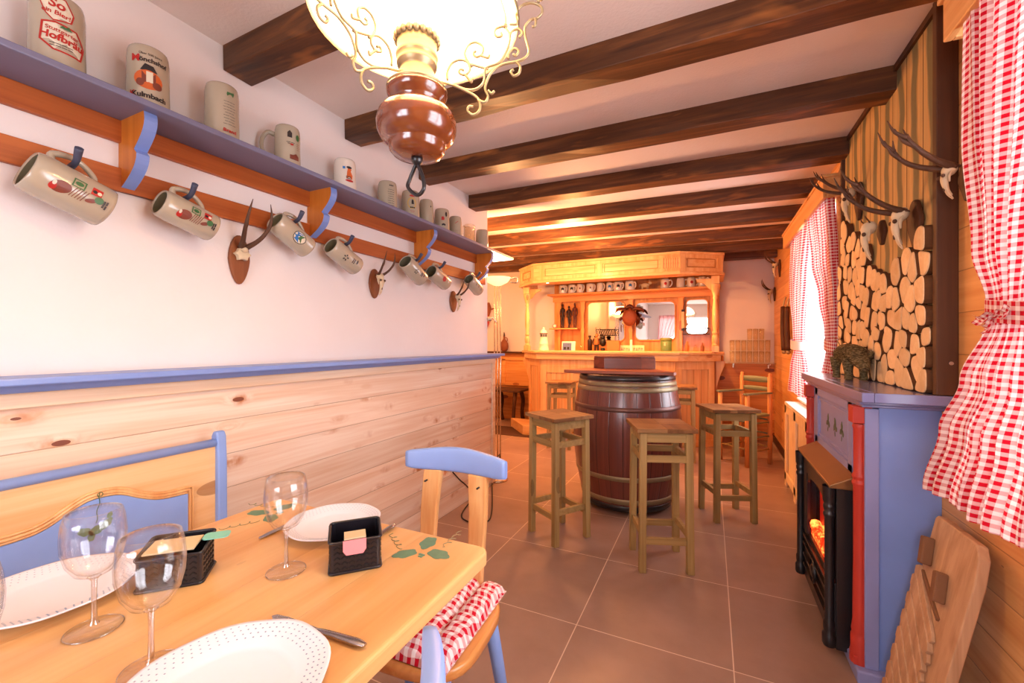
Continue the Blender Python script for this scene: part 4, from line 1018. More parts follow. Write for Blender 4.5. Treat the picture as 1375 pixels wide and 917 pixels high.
m = MB(); m.tube([(tx+_c*.11, ty+_s*.11, z1+.01), (tx+_c*.17, ty+_s*.17, z1+.02), (tx+_c*.175, ty+_s*.175, z1-.02), (tx+_c*.11, ty+_s*.11, z1-.02)], .006, 8); m.build('handle', M['nickel'], F)
m = MB(); m.ball((tx, ty, z1-.0), (.05, .05, .03), 14); m.build('halogen_bulb', M['bulb'], F)
zr_ = CH+(460-428)*3.72/FPX
m = MB(); m.tube([(tx, ty, zr_-.04), (tx-_c*.03, ty-_s*.03-.04, zr_+.01), (tx-_c*.045, ty-_s*.045-.05, zr_)], .006, 8); m.ball((tx-_c*.05, ty-_s*.05-.05, zr_-.005), (.03, .03, .022), 12); m.build('reading_spot', M['nickel'], F)
ca = MB(); P0 = [atx(613, 640, XW+.012), atx(622, 652, XW+.014), atx(633, 662, XW+.016)]
ca.tube([atx(608, 634, XW+.010), atx(622, 648, XW+.012), atx(640, 655, XW+.03), (XW+.04, 3.24, .25), (-1.74, 3.30, .04)], .0045, 8)
ca.tube([atz(636, 668, .006), atz(620, 690, .006), atz(628, 700, .006), atz(648, 702, .006), atz(660, 690, .006), (tx, ty-.1, .01)], .0045, 8)
one('lamp_cable', ca, M['cord'], 'black cable looping down the wainscot and over the tiles behind the pine chair', 'cable')
# ---------------------------------------------------------------- bar stools
def stool(label, x, y, ang, grp='tall square bar stools'):
    t = thing('bar_stool', label, 'stool', (x, y, 0), ang, grp)
    h = .765; s = .118; w = .036
    for sx in (-1, 1):
        for sy in (-1, 1):
            m = MB(); m.bar((sx*s*1.05, sy*s*1.05, 0), (sx*s, sy*s, h-.028), w, w); m.build('leg', M['stool'], t, local=True, bevel=.003)
    def rail(z, hh, nm):
        for a in range(4):
            ca_, sa_ = cos(a*pi/2), sin(a*pi/2); M2 = Matrix.Rotation(a*pi/2, 3, 'Z')
            zz = z+(.03 if a % 2 and nm == 'foot_rail' else 0)
            m = MB(); m.box(M2@Vector((0, -s-.002, zz)), (2*s-.028, .020, hh), M=M2); m.build(nm, M['stool_r'], t, local=True, bevel=.002)
    rail(h-.052, .050, 'apron'); rail(h-.165, .036, 'rail'); rail(.165, .036, 'foot_rail')
    for (sx, sy) in ((-1, -1), (1, -1), (-1, 1), (1, 1)):
        m = MB(); m.box((sx*.0775, sy*.0775, h-.011), (.155, .155, .022)); m.build('seat_board', M['stool_seat'] if sx*sy > 0 else M['stool_seat2'], t, local=True, bevel=.0015)
    return t
M['stool_r'] = wood('stool_rail_wood', '#b0925c', '#846639', 'x', None, .2, 34, rough=.6, knot='#4c3519')
s1 = stool('square bar stool nearest the half-height wall, left of the barrel', -.873, 2.545, R(-33))
s2 = stool('square bar stool standing directly in front of the barrel', -.256, 2.470, R(20.7))
s3 = stool('square bar stool right of the barrel, towards the fireplace', .102, 3.322, R(23.5))
s4 = stool('pale bar stool against the bar front, seen behind the left-hand stool', -1.575, 4.70, R(2))
s5 = stool('bar stool half hidden behind the right side of the barrel', -.285, 4.74, R(4))
# ---------------------------------------------------------------- barrel table
BX, BY = -.588, 3.306
b = thing('wooden_barrel', 'large reddish-brown wooden wine barrel with light metal hoops, used as a table base', 'barrel', (BX, BY, 0))
def br(z):
    t = (z-.03)/.955; return .318+.072*sin(pi*min(1, max(0, t*.96+.02)))+.022*t
m = MB(); Z = [.03+.955*k/20 for k in range(21)]; m.lathe([(0, .06), (br(.06)-.04, .06), (br(.03)-.02, .03)]+[(br(z), z) for z in Z]+[(br(.985)-.02, .985), (br(.95)-.025, .95), (0, .95)], (BX, BY, 0), n=78); m.build('staves', M['staves'], b)
for z0, z1, mt in ((.03, .075, 'iron'), (.085, .125, 'hoopmetal'), (.255, .290, 'hoopmetal'), (.735, .768, 'hoopdark'), (.868, .902, 'hoopmetal'), (.908, .938, 'hoopmetal'), (.945, .983, 'iron')):
    if mt == 'hoopdark': M.setdefault('hoopdark', plain('dark_hoop', '#6b4a42', .4, .5, .5))
    m = MB(); m.lathe([(br(z0)+.0005, z0), (br(z0)+.005, z0+.002), (br((z0+z1)/2)+.005, (z0+z1)/2), (br(z1)+.005, z1-.002), (br(z1)+.0005, z1)], (BX, BY, 0), n=64); m.build('hoop', M[mt], b)
for k in range(3):
    m = MB(); a = 2*pi*k/3+.75; m.cyl((BX+.22*cos(a)-.012, BY+.22*sin(a), .02), (BX+.22*cos(a)+.012, BY+.22*sin(a), .02), .02, n=14)
    m.box((BX+.22*cos(a), BY+.22*sin(a), .045), (.04, .04, .03))
    m.build('castor', M['sillwhite'], b)
tb = thing('table_board', 'reddish triangular board lying on top of the barrel as a table', 'tabletop', (-.62, 3.30, .9865), 0)
tri = [Vector((-1.03, 3.045)), Vector((-.195, 3.10)), Vector((-.66, 3.80))]; P = []
for k in range(3):
    a_, b_, c_ = tri[k-1], tri[k], tri[(k+1) % 3]
    for q_ in (.035, .012): P.append(b_+(a_-b_).normalized()*q_)
    for q_ in (.012, .035): P.append(b_+(c_-b_).normalized()*q_)
P = [(p.x, p.y) for i, p in enumerate(P) if i % 4 in (0, 3)]
m = MB(); m.prism(P, .024, (0, 0, .9865)); m.build('board', M['redboard'], tb, bevel=.003)
th = R(10)
oc = atd(838, 460, 3.42)
bx = thing('wooden_box', 'flat octagonal mahogany box standing on the board on top of the barrel', 'box', (oc.x, oc.y, 1.0108), th)
P = [(-.235, -.10), (-.15, -.165), (.13, -.165), (.235, -.11), (.235, .10), (.14, .165), (-.14, .165), (-.235, .10)]
m = MB(); m.prism(P, .085, (0, 0, 0)); m.build('box_body', M['mahog'], bx, local=True, bevel=.002)
m = MB(); m.prism([(a*.985, b_*.985) for a, b_ in P], .012, (0, 0, .086)); m.build('lid', M['mahog2'], bx, local=True, bevel=.003)
# ---------------------------------------------------------------- child's armchair by the right wall
c = Vector((.315, 4.905)); ax = Vector((.53-.29, 4.907-5.13)).normalized(); ang = atan2(ax.y, ax.x)
t = thing('child_high_chair', 'small armchair with orange posts and green slats, in the corner by the glass shelf', 'chair', (c.x, c.y, 0), ang)
s = .158
for sx in (-1, 1):
    m = MB(); m.tube([(sx*s, s, 0), (sx*s, s, .87), (sx*s, s, .875), (sx*s, s, .90), (sx*s, s, .905)], [.021, .021, .013, .016, .006], 14, raw=True); m.build('back_post', M['highchair'], t, local=True)
    m = MB(); m.tube([(sx*s, -s, 0), (sx*s, -s, .70)], .021, 14, raw=True); m.build('front_post', M['highchair'], t, local=True)
    m = MB(); m.box((sx*s, -.01, .712), (.045, .36, .018)); m.build('armrest', M['greenwood'], t, local=True, bevel=.004)
for z, hh in ((.84, .05), (.745, .035)):
    m = MB(); m.grid(lambda u, v: Vector(((u-.5)*(2*s-.03), s+.014*(1-(2*u-1)**2), z+(v-.5)*(hh+.012*(1-(2*u-1)**2)))), 12, 2); m.build('back_slat', M['greenwood'], t, local=True, solid=.014)
m = MB(); m.box((0, 0, .49), (2*s+.02, 2*s+.02, .025)); m.build('seat', M['greenwood'], t, local=True, bevel=.006)
for z in (.44, .30, .17):
    for a in range(4):
        M2 = Matrix.Rotation(a*pi/2, 3, 'Z'); q0, q1 = M2@Vector((-s, -s, z-.02*(a % 2))), M2@Vector((s, -s, z-.02*(a % 2)))
        m = MB(); m.cyl(q0, q1, .009, n=8); m.build('stretcher', M['greenwood'] if z > .2 else M['stool'], t, local=True)
# ---------------------------------------------------------------- curtains
def curtain(name, label, x, keys, pleats, amp, W, group=None, ns=110, nz=70, mat='gingham', tie=None, tiemat='gingham', axis='y', seed=0):
    """keys: [(z, edge0, edge1, amp factor, x offset)] from top to bottom"""
    t = thing(name, label, 'curtain', (x, (keys[0][1]+keys[0][2])/2, keys[0][0]) if axis == 'y' else ((keys[0][1]+keys[0][2])/2, x, keys[0][0]), 0, group)
    zt, zb = keys[0][0], keys[-1][0]
    def kk(z):
        for a, b in zip(keys, keys[1:]):
            if z >= b[0]-1e-9:
                q = (a[0]-z)/(a[0]-b[0]); q = q*q*(3-2*q); return [p+(r-p)*q for p, r in zip(a[1:], b[1:])]
        return list(keys[-1][1:])
    def P(s, v):
        z = zt+(zb-zt)*v; y0, y1, af, xo = kk(z)
        ph = 2*pi*pleats*s+.5*sin(v*3+seed)+.7*sin(s*9+seed)
        off = amp*af*(sin(ph)+.35*sin(2.3*ph+v*4+seed))
        y = y0+(y1-y0)*(s+.035*sin(ph*1.0+1)*af); zz = z+.012*sin(s*pi)*v*0
        zz -= (keys[-1][0]*0)+(.02*sin(s*8+seed)+.03*s)*max(0, v-.9)*6*.3
        return Vector((x+xo+off, y, zz)) if axis == 'y' else Vector((y, x+xo+off, zz))
    m = MB(); m.grid(P, ns, nz, uvfn=lambda s, v: (s*W, (zt-zb)*v*1.04)); m.build('fabric', M[mat], t, fix=False)
    if tie:
        z, h = tie; y0, y1, af, xo = kk(z)
        m = MB(); cx, rr = (y0+y1)/2, (y1-y0)/2*1.0
        rr = abs(rr)
        def B(s, v):
            a = 2*pi*s; q = Vector((x+xo+(rr*.42)*cos(a), cx+(rr*1.08)*sin(a), z+h*(v-.5)+.012*sin(a)))
            return q if axis == 'y' else Vector((q.y, x+(q.x-x), q.z))
        m.grid(B, 28, 4, uvfn=lambda s, v: (s*rr*6, v*h)); m.build('tieback', M[tiemat], t, fix=False)
    return t
curtain('curtain', 'red and white gingham curtain at the far window, the panel farther from the viewer', .645, [(2.10, 3.72, 4.36, 1, 0), (1.7, 3.80, 4.38, 1, 0), (1.28, 3.90, 4.22, .7, 0), (1.18, 3.92, 4.18, .6, 0), (1.0, 3.82, 4.34, .9, 0), (.80, 3.74, 4.46, 1, 0)], 6, .022, .95, 'gingham curtains at the far window', tie=(1.20, .07), tiemat='tieband')
curtain('curtain', 'red and white gingham curtain at the far window, the panel next to the stacked logs', .645, [(2.10, 3.06, 3.60, 1, 0), (1.75, 3.00, 3.46, 1, 0), (1.5, 2.97, 3.28, .8, 0), (1.28, 2.96, 3.14, .7, 0), (1.18, 2.96, 3.12, .6, 0), (1.0, 2.94, 3.22, .9, 0), (.93, 2.93, 3.26, 1, 0)], 6, .022, .95, 'gingham curtains at the far window', tie=(1.20, .06), seed=2)
nc = curtain('curtain', 'large gingham curtain knotted with a bow at the near window, beside the antlers', .615, [(2.12, .95, 1.50, 1, 0), (1.75, 1.0, 1.50, 1, 0), (1.45, 1.12, 1.455, .9, 0), (1.31, 1.20, 1.40, .7, 0), (1.27, 1.21, 1.40, .65, 0), (1.12, 1.14, 1.485, .9, -.01), (.98, 1.12, 1.56, 1.1, -.02), (.80, 1.12, 1.625, 1.25, -.03)], 7, .022, 1.05, None, ns=150, nz=110, tie=(1.285, .05), seed=4)
m = MB(); kn = atx(1338, 425, .575)
for (du, dv, L, w) in ((-34, 5, 1, .022), (-22, 20, 1, .020), (12, -8, 1, .02)):
    e_ = atx(1340+du, 424+dv, .57)
    def rib(s, v, a=kn, b=e_, w=w):
        p = a.lerp(b, v); return p+Vector((0.010*sin(s*pi)-.004, 0, 0))+Vector((0, .2, 1))*(w*(.35+.65*sin(min(1, v*1.3)*pi/2))*(s-.5)+.006*sin(v*7))
    m.grid(rib, 6, 14, uvfn=lambda s, v: (s*.06, v*.10))
m.build('bow', M['gingham'], nc, fix=False)
# valances
for i, (a, b, lab) in enumerate(((2.97, 4.45, 'pine pelmet box over the far window'), (.10, 1.58, 'pine pelmet box over the near window, at the top right corner'))):
    v = thing('window_pelmet', lab, 'pelmet', (XR, (a+b)/2, 2.11), 0)
    m = MB(); m.box((.598, (a+b)/2, 2.112), (.020, b-a, .116)); m.build('front_board', M['valance'], v, bevel=.004)
    for y in (a+.01, b-.01):
        m = MB(); m.box(((.608+XR)/2, y, 2.112), (XR-.608, .018, .116)); m.build('end_board', M['valance'], v, bevel=.002)
    m = MB(); m.box((.645, (a+b)/2, 2.177), (.13, b-a+.03, .016)); m.build('top_board', M['valance'], v, bevel=.004)
    m = MB(); m.prism([(.66, 2.185), (XR, 2.185), (XR, 2.27), (.69, 2.27), (.675, 2.24)], -(b-a), (0, a, 0), (1, 0, 0), (0, 0, 1)); m.build('cornice', M['valance'], v)
    m = MB(); m.cyl((.645, a+.02, 2.095), (.645, b-.02, 2.095), .007, n=8); m.build('curtain_rod', M['brass'], v)
# radiator cover under the far window
rc = thing('radiator_cover', 'low cream pine radiator cover with a recessed panel under the far window', 'cabinet', (.65, 3.6, 0))
m = MB(); m.box(((.592+XR)/2, 3.62, .355), (XR-.592-.001, 1.29, .65)); m.build('carcass', M['radiator'], rc)
m = MB(); m.box(((.578+XR)/2, 3.62, .702), (XR-.578, 1.33, .018)); m.build('top', M['sillwhite'], rc, bevel=.004)
m = MB()
for y0_, y1_ in ((2.975, 3.05), (3.32, 3.40), (3.76, 3.84), (4.19, 4.265)): m.box((.583, (y0_+y1_)/2, .345), (.016, y1_-y0_, .69))
m.box((.583, 3.62, .655), (.016, 1.29, .075)); m.box((.583, 3.62, .085), (.016, 1.29, .07)); m.build('front_frame', M['radiator'], rc, bevel=.004)
# ---------------------------------------------------------------- fireplace surround
X0 = .500; Y0, Y1 = 1.900, 2.800
f = thing('fireplace_surround', 'blue painted fireplace surround with red half columns and a moulded mantelpiece', 'fireplace', (X0, (Y0+Y1)/2, 0))
m = MB(); m.box(((X0+.04+XR)/2, (Y0+Y1)/2, .52), (XR-X0-.042, Y1-Y0-.02, .94)); m.build('body', M['blue'], f)
m = MB(); m.box((X0+.020, Y0+.013, .515), (.040, .026, .93)); m.box((X0+.020, Y1-.013, .515), (.040, .026, .93)); m.box((X0+.020, (Y0+Y1)/2, .36), (.036, Y1-Y0, .60)); m.build('front_stiles', M['bluemauve'], f, bevel=.002)
m = MB(); zp0, zp1 = .655, .985; m.box((X0+.016, (Y0+Y1)/2, (zp0+zp1)/2), (.024, Y1-Y0-.03, zp1-zp0)); m.build('front_panel', M['bluemauve'], f)
m = MB()
for (a, b, c_, d) in ((2.03, 2.67, .945, .985), (2.03, 2.67, .70, .74), (2.03, 2.09, .70, .985), (2.61, 2.67, .70, .985)): m.box((X0+.001, (a+b)/2, (c_+d)/2), (.012, b-a, d-c_))
for (a, b, c_, d) in ((2.10, 2.60, .925, .933), (2.10, 2.60, .752, .760), (2.10, 2.108, .752, .933), (2.592, 2.60, .752, .933)): m.box((X0+.002, (a+b)/2, (c_+d)/2), (.010, b-a, d-c_))
m.build('panel_frame', M['bluemauve'], f, bevel=.003)
for yy, aa in ((2.21, .3), (2.315, -.2), (2.44, .4)):
    m = MB(); zz = .84
    for (dy, dz, L_, W_, a_) in ((0, .018, .038, .026, 1.3), (-.014, -.008, .034, .024, .3), (.014, -.004, .034, .022, -.9), (.004, -.034, .022, .010, 1.5)):
        m.prism(leafpoly(yy+dy, zz+dz, L_, W_, a_+aa), .0012, (X0+.0030, 0, 0), (0, 1, 0), (0, 0, 1))
    m.build('painted_leaves', M['leafdark'], f)
def half_column(y):
    m = MB(); xx = X0-.006
    m.box((xx, y, .955), (.056, .056, .062)); m.box((xx, y, .065), (.05, .056, .03))
    m.lathe([(.020, .92), (.023, .91), (.020, .90), (.019, .74), (.024, .73), (.024, .725), (.020, .715), (.024, .705), (.024, .70), (.020, .69), (.020, .42), (.022, .20), (.026, .165), (.024, .155), (.028, .145), (.028, .10), (.031, .07), (.031, .05)], (xx, y, 0), n=16)
    m.box((xx+.012, y, .5), (.016, .050, .84))
    m.build('half_column', M['red'], f, bevel=.002)
half_column(Y0+.034); half_column(Y1-.034)
m = MB(); m.box(((X0-.028+XR)/2, (Y0+Y1)/2, .025), (XR-X0+.028, Y1-Y0+.05, .05)); m.build('plinth', M['bluemauve'], f, bevel=.008, seg=3)
m = MB()
for (o_, z0_, z1_) in ((.012, .985, .995), (.020, .995, 1.006), (.028, 1.006, 1.012)): m.box(((X0-o_+XR)/2, (Y0+Y1)/2, (z0_+z1_)/2), (XR-X0+o_-.001, Y1-Y0+2*o_, z1_-z0_))
m.prism([(0, 0), (-.034, .0), (-.034, .033), (0, .033)], -(Y1+.058-(Y0-.098)), (X0, Y0-.098, 1.012), (1, 0, 0), (0, 0, 1))
m.box(((X0+XR)/2, (Y0-.098+Y1+.058)/2, 1.0285), (XR-X0-.001, Y1+.058-Y0+.098, .033))
m.build('mantelpiece', M['mantel'], f, bevel=.005, seg=3)
# electric stove front
st = thing('stove_insert', 'black cast stove front with side columns, a sloped bronze hood and glowing red embers', 'stove', (.46, 2.31, .03))
ya, yb_ = 2.0, 2.62; xa = .425; xb_ = X0-.001
m = MB(); m.box(((xa+.014+xb_)/2, ya+.012, .35), (xb_-xa-.014, .024, .64)); m.box(((xa+.014+xb_)/2, yb_-.012, .35), (xb_-xa-.014, .024, .64)); m.box(((xa+.01+xb_)/2, 2.31, .155), (xb_-xa-.01, .60, .25)); m.box((xb_-.006, 2.31, .40), (.012, .60, .5)); m.box(((xa+.015+xb_)/2, 2.31, .636), (xb_-xa-.015, .60, .07)); m.build('stove_body', M['iron'], st, bevel=.002)
m = MB(); m.prism([(xa-.012, .665), (xa-.012, .655), (xb_, .655), (xb_, .712)], -(yb_-ya+.03), (0, ya-.015, 0), (1, 0, 0), (0, 0, 1)); m.build('hood', M['bronze'], st, bevel=.003)
m = MB()
for (a, b, c_, d) in ((2.05, 2.57, .575, .65), (2.05, 2.13, .27, .58), (2.49, 2.57, .27, .58)): m.box((xa+.012, (a+b)/2, (c_+d)/2), (.018, b-a, d-c_))
P = [(2.13, .58), (2.13, .53)]+[(2.31-.18*cos(k/10*pi), .53+.042*sin(k/10*pi)) for k in range(11)]+[(2.49, .53), (2.49, .58)]
m.prism(P, .012, (xa+.006, 0, 0), (0, 1, 0), (0, 0, 1)); m.build('door_frame', M['iron'], st, bevel=.003)
for y in (ya+.022, yb_-.022):
    m = MB(); m.lathe([(.020, .03), (.024, .04), (.024, .075), (.018, .085), (.020, .10), (.020, .12), (.016, .13), (.016, .53), (.020, .54), (.020, .55), (.016, .555), (.020, .57), (.020, .58), (.017, .585), (.022, .60), (.024, .655)], (xa-.004, y, 0), n=16); m.build('column', M['iron'], st)
m = MB()
for z in (.11, .16, .215, .255): m.box((xa+.003, 2.31, z), (.014, .46, .010))
m.lathe([(.05, 0), (.054, .004), (.05, .008)], (xa-.001, 2.31, .18), n=20, axis=(-1, 0, 0)); m.ball((xa-.004, 2.31, .18), (.012, .03, .03), 12); m.build('grille', M['iron'], st)
m = MB(); rr = random.Random(5)
m.box((xa+.048, 2.31, .30), (.05, .36, .04))
for k in range(26): m.ball((xa+.045+rr.uniform(-.018, .018), 2.14+.34*rr.random(), .325+rr.uniform(-.004, .02)), (rr.uniform(.014, .026),)*3, 7)
m.build('ember_bed', M['ember'], st)
m = MB(); m.box((xb_-.016, 2.31, .43), (.003, .36, .30)); m.build('firebox_glow', M['fireglow'], st)
# ---------------------------------------------------------------- log panel over the mantel
XPN = .672; ZB = 1.0465
lp = thing('log_wall_panel', 'framed panel of weathered planks and split log ends above the mantelpiece', 'wall panel', (XPN, 2.35, ZB))
ztop = zc(.69)-.002
m = MB(); m.box(((XPN+XR)/2, (1.832+2.885)/2, (ZB+ztop)/2), (XR-XPN-.002, 2.885-1.832, ztop-ZB)); m.build('plank_backing', M['slab'], lp)
m = MB(); m.box((.683, 1.817, (ZB+ztop)/2), (.054, .028, ztop-ZB)); m.build('side_board', M['darkboard'], lp, bevel=.003)
m = MB(); m.box((.683, 2.897, (ZB+ztop)/2), (.054, .022, ztop-ZB)); m.build('side_board', M['darkboard'], lp, bevel=.003)
m = MB(); m.box((.668, 2.36, ztop-.012), (.012, 1.04, .024)); m.build('top_strip', M['darkboard'], lp)
m = MB(); m.cyl((.69, 1.803, 1.15), (.69, 1.798, 1.15), .006, n=10); m.build('screw', M['steel'], lp)
prof = [(1.835, 1.61), (1.93, 1.59), (2.0, 1.55), (2.06, 1.50), (2.14, 1.50), (2.24, 1.50), (2.37, 1.52), (2.45, 1.60), (2.53, 1.69), (2.62, 1.74), (2.70, 1.80), (2.78, 1.86), (2.88, 1.90)]
def ptop(y):
    for (a, b), (c_, d) in zip(prof, prof[1:]):
        if a <= y <= c_: return b+(d-b)*(y-a)/(c_-a)
    return 1.6
rr = random.Random(21); seeds = []
cy_, cz_ = .070, .082; ny = int(1.05/cy_)+1
for i in range(ny):
    y = 1.835+cy_*(i+.5); zz = ZB+cz_*.5+(cz_*.5 if i % 2 else 0)-.01
    while zz < ptop(min(y, 2.88))-.028: seeds.append((y+rr.uniform(-.02, .02), zz+rr.uniform(-.022, .022), rr.random())); zz += cz_*rr.uniform(.85, 1.2)
def clip(poly, nx, nz, d):
    out = []
    for i in range(len(poly)):
        a, b = poly[i], poly[(i+1) % len(poly)]; da, db = a[0]*nx+a[1]*nz-d, b[0]*nx+b[1]*nz-d
        if da <= 0: out.append(a)
        if (da < 0 < db) or (db < 0 < da): t_ = da/(da-db); out.append((a[0]+(b[0]-a[0])*t_, a[1]+(b[1]-a[1])*t_))
    return out
cells = []
for i, (y, z, q) in enumerate(seeds):
    fr_ = 1.35 if z < ptop(min(2.88, max(1.84, y)))-.14 else .92
    P = [(y+.050*fr_*cos(2*pi*k/16+q), z+.060*fr_*sin(2*pi*k/16+q)) for k in range(16)]
    P = clip(P, -1, 0, -1.838); P = clip(P, 1, 0, 2.882); P = clip(P, 0, -1, -ZB-.001)
    for j, (y2, z2, _) in enumerate(seeds):
        if i == j or abs(y2-y) > .2 or abs(z2-z) > .2: continue
        nx, nz = y2-y, z2-z; L_ = sqrt(nx*nx+nz*nz); nx /= L_; nz /= L_; d = (y+y2)/2*nx+(z+z2)/2*nz-.0028
        P = clip(P, nx, nz, d)
        if len(P) < 3: break
    if len(P) >= 3: cells.append((P, q))
area = lambda P: abs(sum(P[i][0]*P[(i+1) % len(P)][1]-P[(i+1) % len(P)][0]*P[i][1] for i in range(len(P))))/2
cells = [c_ for c_ in cells if area(c_[0]) > .0006]; cells.sort(key=lambda c_: -area(c_[0])/(min(p[0] for p in c_[0])**2))
def chaikin(P):
    out = []
    for i in range(len(P)):
        a, b = P[i], P[(i+1) % len(P)]; out += [(a[0]*.8+b[0]*.2, a[1]*.8+b[1]*.2), (a[0]*.2+b[0]*.8, a[1]*.2+b[1]*.8)]
    return out
def log_into(m, P, q):
    P = chaikin(chaikin(P)); dep = .020+.016*q; n = len(P)
    cy2, cz2 = sum(p[0] for p in P)/n, sum(p[1] for p in P)/n; x1, x0 = XPN-.0005, XPN-dep
    b = m.add([(x1, a, c_) for a, c_ in P]+[(x0+.003, a, c_) for a, c_ in P]+[(x0, cy2+(a-cy2)*.95, cz2+(c_-cz2)*.95) for a, c_ in P]+[(x0-.0015, cy2, cz2)], [(k, (k+1) % n, n+(k+1) % n, n+k) for k in range(n)], 1)
    for k in range(n): m.f.append([b+n+k, b+n+(k+1) % n, b+2*n+(k+1) % n, b+2*n+k]); m.m.append(0); m.sm.append(False)
    for k in range(n): m.f.append([b+2*n+k, b+2*n+(k+1) % n, b+3*n]); m.m.append(0); m.sm.append(False)
for P, q in cells[:98]:
    m = MB(); log_into(m, P, q); m.build('log_slice', [M['logend'], M['bark']], lp)
if len(cells) > 98:
    m = MB()
    for P, q in cells[98:]: log_into(m, P, q)
    o = m.build('small_log_slices', [M['logend'], M['bark']], lp); o['kind'] = 'stuff'
print('LOGS', len(cells))
# ---------------------------------------------------------------- straw animal on the mantel
an = thing('straw_animal_figure', 'dark shaggy straw boar figurine with twigs on its back standing on the mantelpiece', 'figurine', (.585, 2.42, 1.0455))
ac = Vector((.585, 2.42, 0)); ZM = 1.0455
ax_ = Vector((.12, -1, 0)).normalized(); ay = Vector((-ax_.y, ax_.x, 0))
def AP(l, s_, z): return ac+ax_*l+ay*s_+Vector((0, 0, z+ZM))
sk = bpy.data.meshes.new('straw_body'); m = MB()
m.tube([AP(-.118, 0, .105), AP(-.10, 0, .112), AP(-.055, 0, .118), AP(0, 0, .120), AP(.05, 0, .116), AP(.092, 0, .095), AP(.120, 0, .075), AP(.145, 0, .055)], [.012, .034, .046, .045, .042, .036, .026, .014], 14)
for (l, s_) in ((-.088, .025), (-.080, -.028), (.0, -.026), (.055, .026), (.050, -.028)):
    if l == 0: continue
    m.tube([AP(l, s_, .10), AP(l-.002, s_*1.05, .06), AP(l+.002, s_, .03), AP(l, s_, .004)], [.026, .018, .014, .016], 10)
o = m.build('body', M['straw'], an)
for p in o.data.vertices:
    pass
m = MB(); r2 = random.Random(9)
for k in range(520):
    l = r2.uniform(-.105, .11); a = r2.uniform(-.4, pi+.4); rad_ = .044*(1-(l/.16)**2)+.002; zc_ = .117-.02*max(0, l-.05)/.06
    p = AP(l, rad_*cos(a), zc_+rad_*sin(a)); d_ = (ax_*r2.uniform(-.4, .8)+ay*cos(a)*.5+Vector((0, 0, sin(a)*.4-.5))).normalized()*r2.uniform(.012, .026)
    m.cyl(p, p+d_, .0011, .0004, 3, cap=False)
m.build('bristles', M['straw'], an, fix=False)
m = MB()
for k in range(2): m.tube([AP(.105, (-1)**k*.018, .10), AP(.11, (-1)**k*.034, .125), AP(.115, (-1)**k*.03, .13)], [.010, .010, .003], 8)
m.build('ear', M['straw'], an)
m = MB()
for (a, b) in (((-.10, .0, .135), (-.165, .01, .205)), ((-.10, 0, .135), (-.145, -.02, .20)), ((-.10, 0, .14), (-.12, .0, .19)), ((-.10, 0, .135), (-.16, 0, .15)), ((-.08, 0, .145), (-.05, 0, .165))): m.tube([AP(*a), AP(*[(i+j)/2+.004 for i, j in zip(a, b)]), AP(*b)], [.003, .0022, .001], 6)
m.build('twigs', M['twig'], an)
# ---------------------------------------------------------------- trophies on the right wall
def rtrophy(label, u, v, x, w, h, L, **k):
    c_ = atx(u, v, x); c_.x = x
    return trophy(label, 'antler trophies on the right-hand wall', c_, (-1, 0, 0), (0, 1, 0), w, h, L, 'shield', k.pop('plaque', 'darkplaque'), **k)
rtrophy('antler skull on a dark plaque at the far upper edge of the log panel', 1156, 270, XPN-.001, .10, .19, .11, tines=2, outk=1.5, spread=.35, skull=1.15, tilt=.6)
rtrophy('large branching antlers on a dark plaque in the middle of the weathered planks', 1233, 300, XPN-.001, .10, .17, .135, tines=3, outk=1.25, spread=.35, skull=1.0, tilt=.7)
rtrophy('antlers on a pale skull cap between the weathered board and the near curtain', 1305, 238, XR-.002, .08, .14, .125, tines=3, outk=1.15, spread=.35, skull=.9, tilt=.7)
rtrophy('small pale skull with short antlers mounted on the top of the log ends', 1188, 312, XPN-.046, .07, .10, .05, tines=1, outk=.6, spread=.3, skull=1.5, tilt=.8)
rtrophy('small antlers near the far end of the right-hand wall, above the hanging rods', 1048, 360, XR-.001, .12, .20, .16, tines=1, outk=.8, spread=.3)
rtrophy('short forked antlers on the far right-hand wall, beside the black carved figure', 1041, 395, XR-.001, .12, .17, .14, tines=1, outk=.8, spread=.3)
p0 = atx(1033, 392, XR)
t = thing('carved_wall_figure', 'black horned carved wall ornament near the far corner of the right-hand wall', 'ornament', (XR-.01, p0.y, p0.z))
cy0, cz0 = p0.y, p0.z
m = MB(); m.ball((XR-.05, cy0, cz0+.02), (.05, .045, .10), 12); m.ball((XR-.07, cy0-.01, cz0+.12), (.04, .036, .045), 12); m.ball((XR-.05, cy0, cz0-.10), (.05, .05, .06), 12); m.build('figure_body', M['blackthing'], t)
m = MB()
for s_ in (-1, 1):
    m.tube([(XR-.07, cy0+s_*.02, cz0+.15), (XR-.10, cy0+s_*.05, cz0+.19), (XR-.09, cy0+s_*.04, cz0+.24)], [.010, .008, .002], 8)
    m.tube([(XR-.06, cy0+s_*.03, cz0+.05), (XR-.12, cy0+s_*.06, cz0+.04), (XR-.15, cy0+s_*.05, cz0+.09)], [.014, .012, .006], 8)
m.build('horns_and_arms', M['blackthing'], t)
for k, (u, lab) in enumerate(((1051.5, 'long dark hanging rod with a brass tip on the far right-hand wall, nearer the corner'), (1057, 'long dark hanging rod partly behind the far curtain'))):
    a_, b_ = atx(u, 412, XR-.03), atx(u+1.5, 470, XR-.03)
    t = thing('hanging_rod', lab, 'ornament', a_, 0, 'hanging rods')
    m = MB(); m.tube([a_, a_.lerp(b_, .5)+Vector((-.006, 0, 0)), b_], [.022, .024, .026], 12); m.build('rod', M['darkplaque'], t)
    m = MB(); m.ball(b_+Vector((0, 0, -.02)), .022, 10); m.tube([a_, a_+Vector((.01, 0, .06)), a_+Vector((.024, 0, .10))], .008, 8); m.build('tip_and_loop', M['brass'], t)
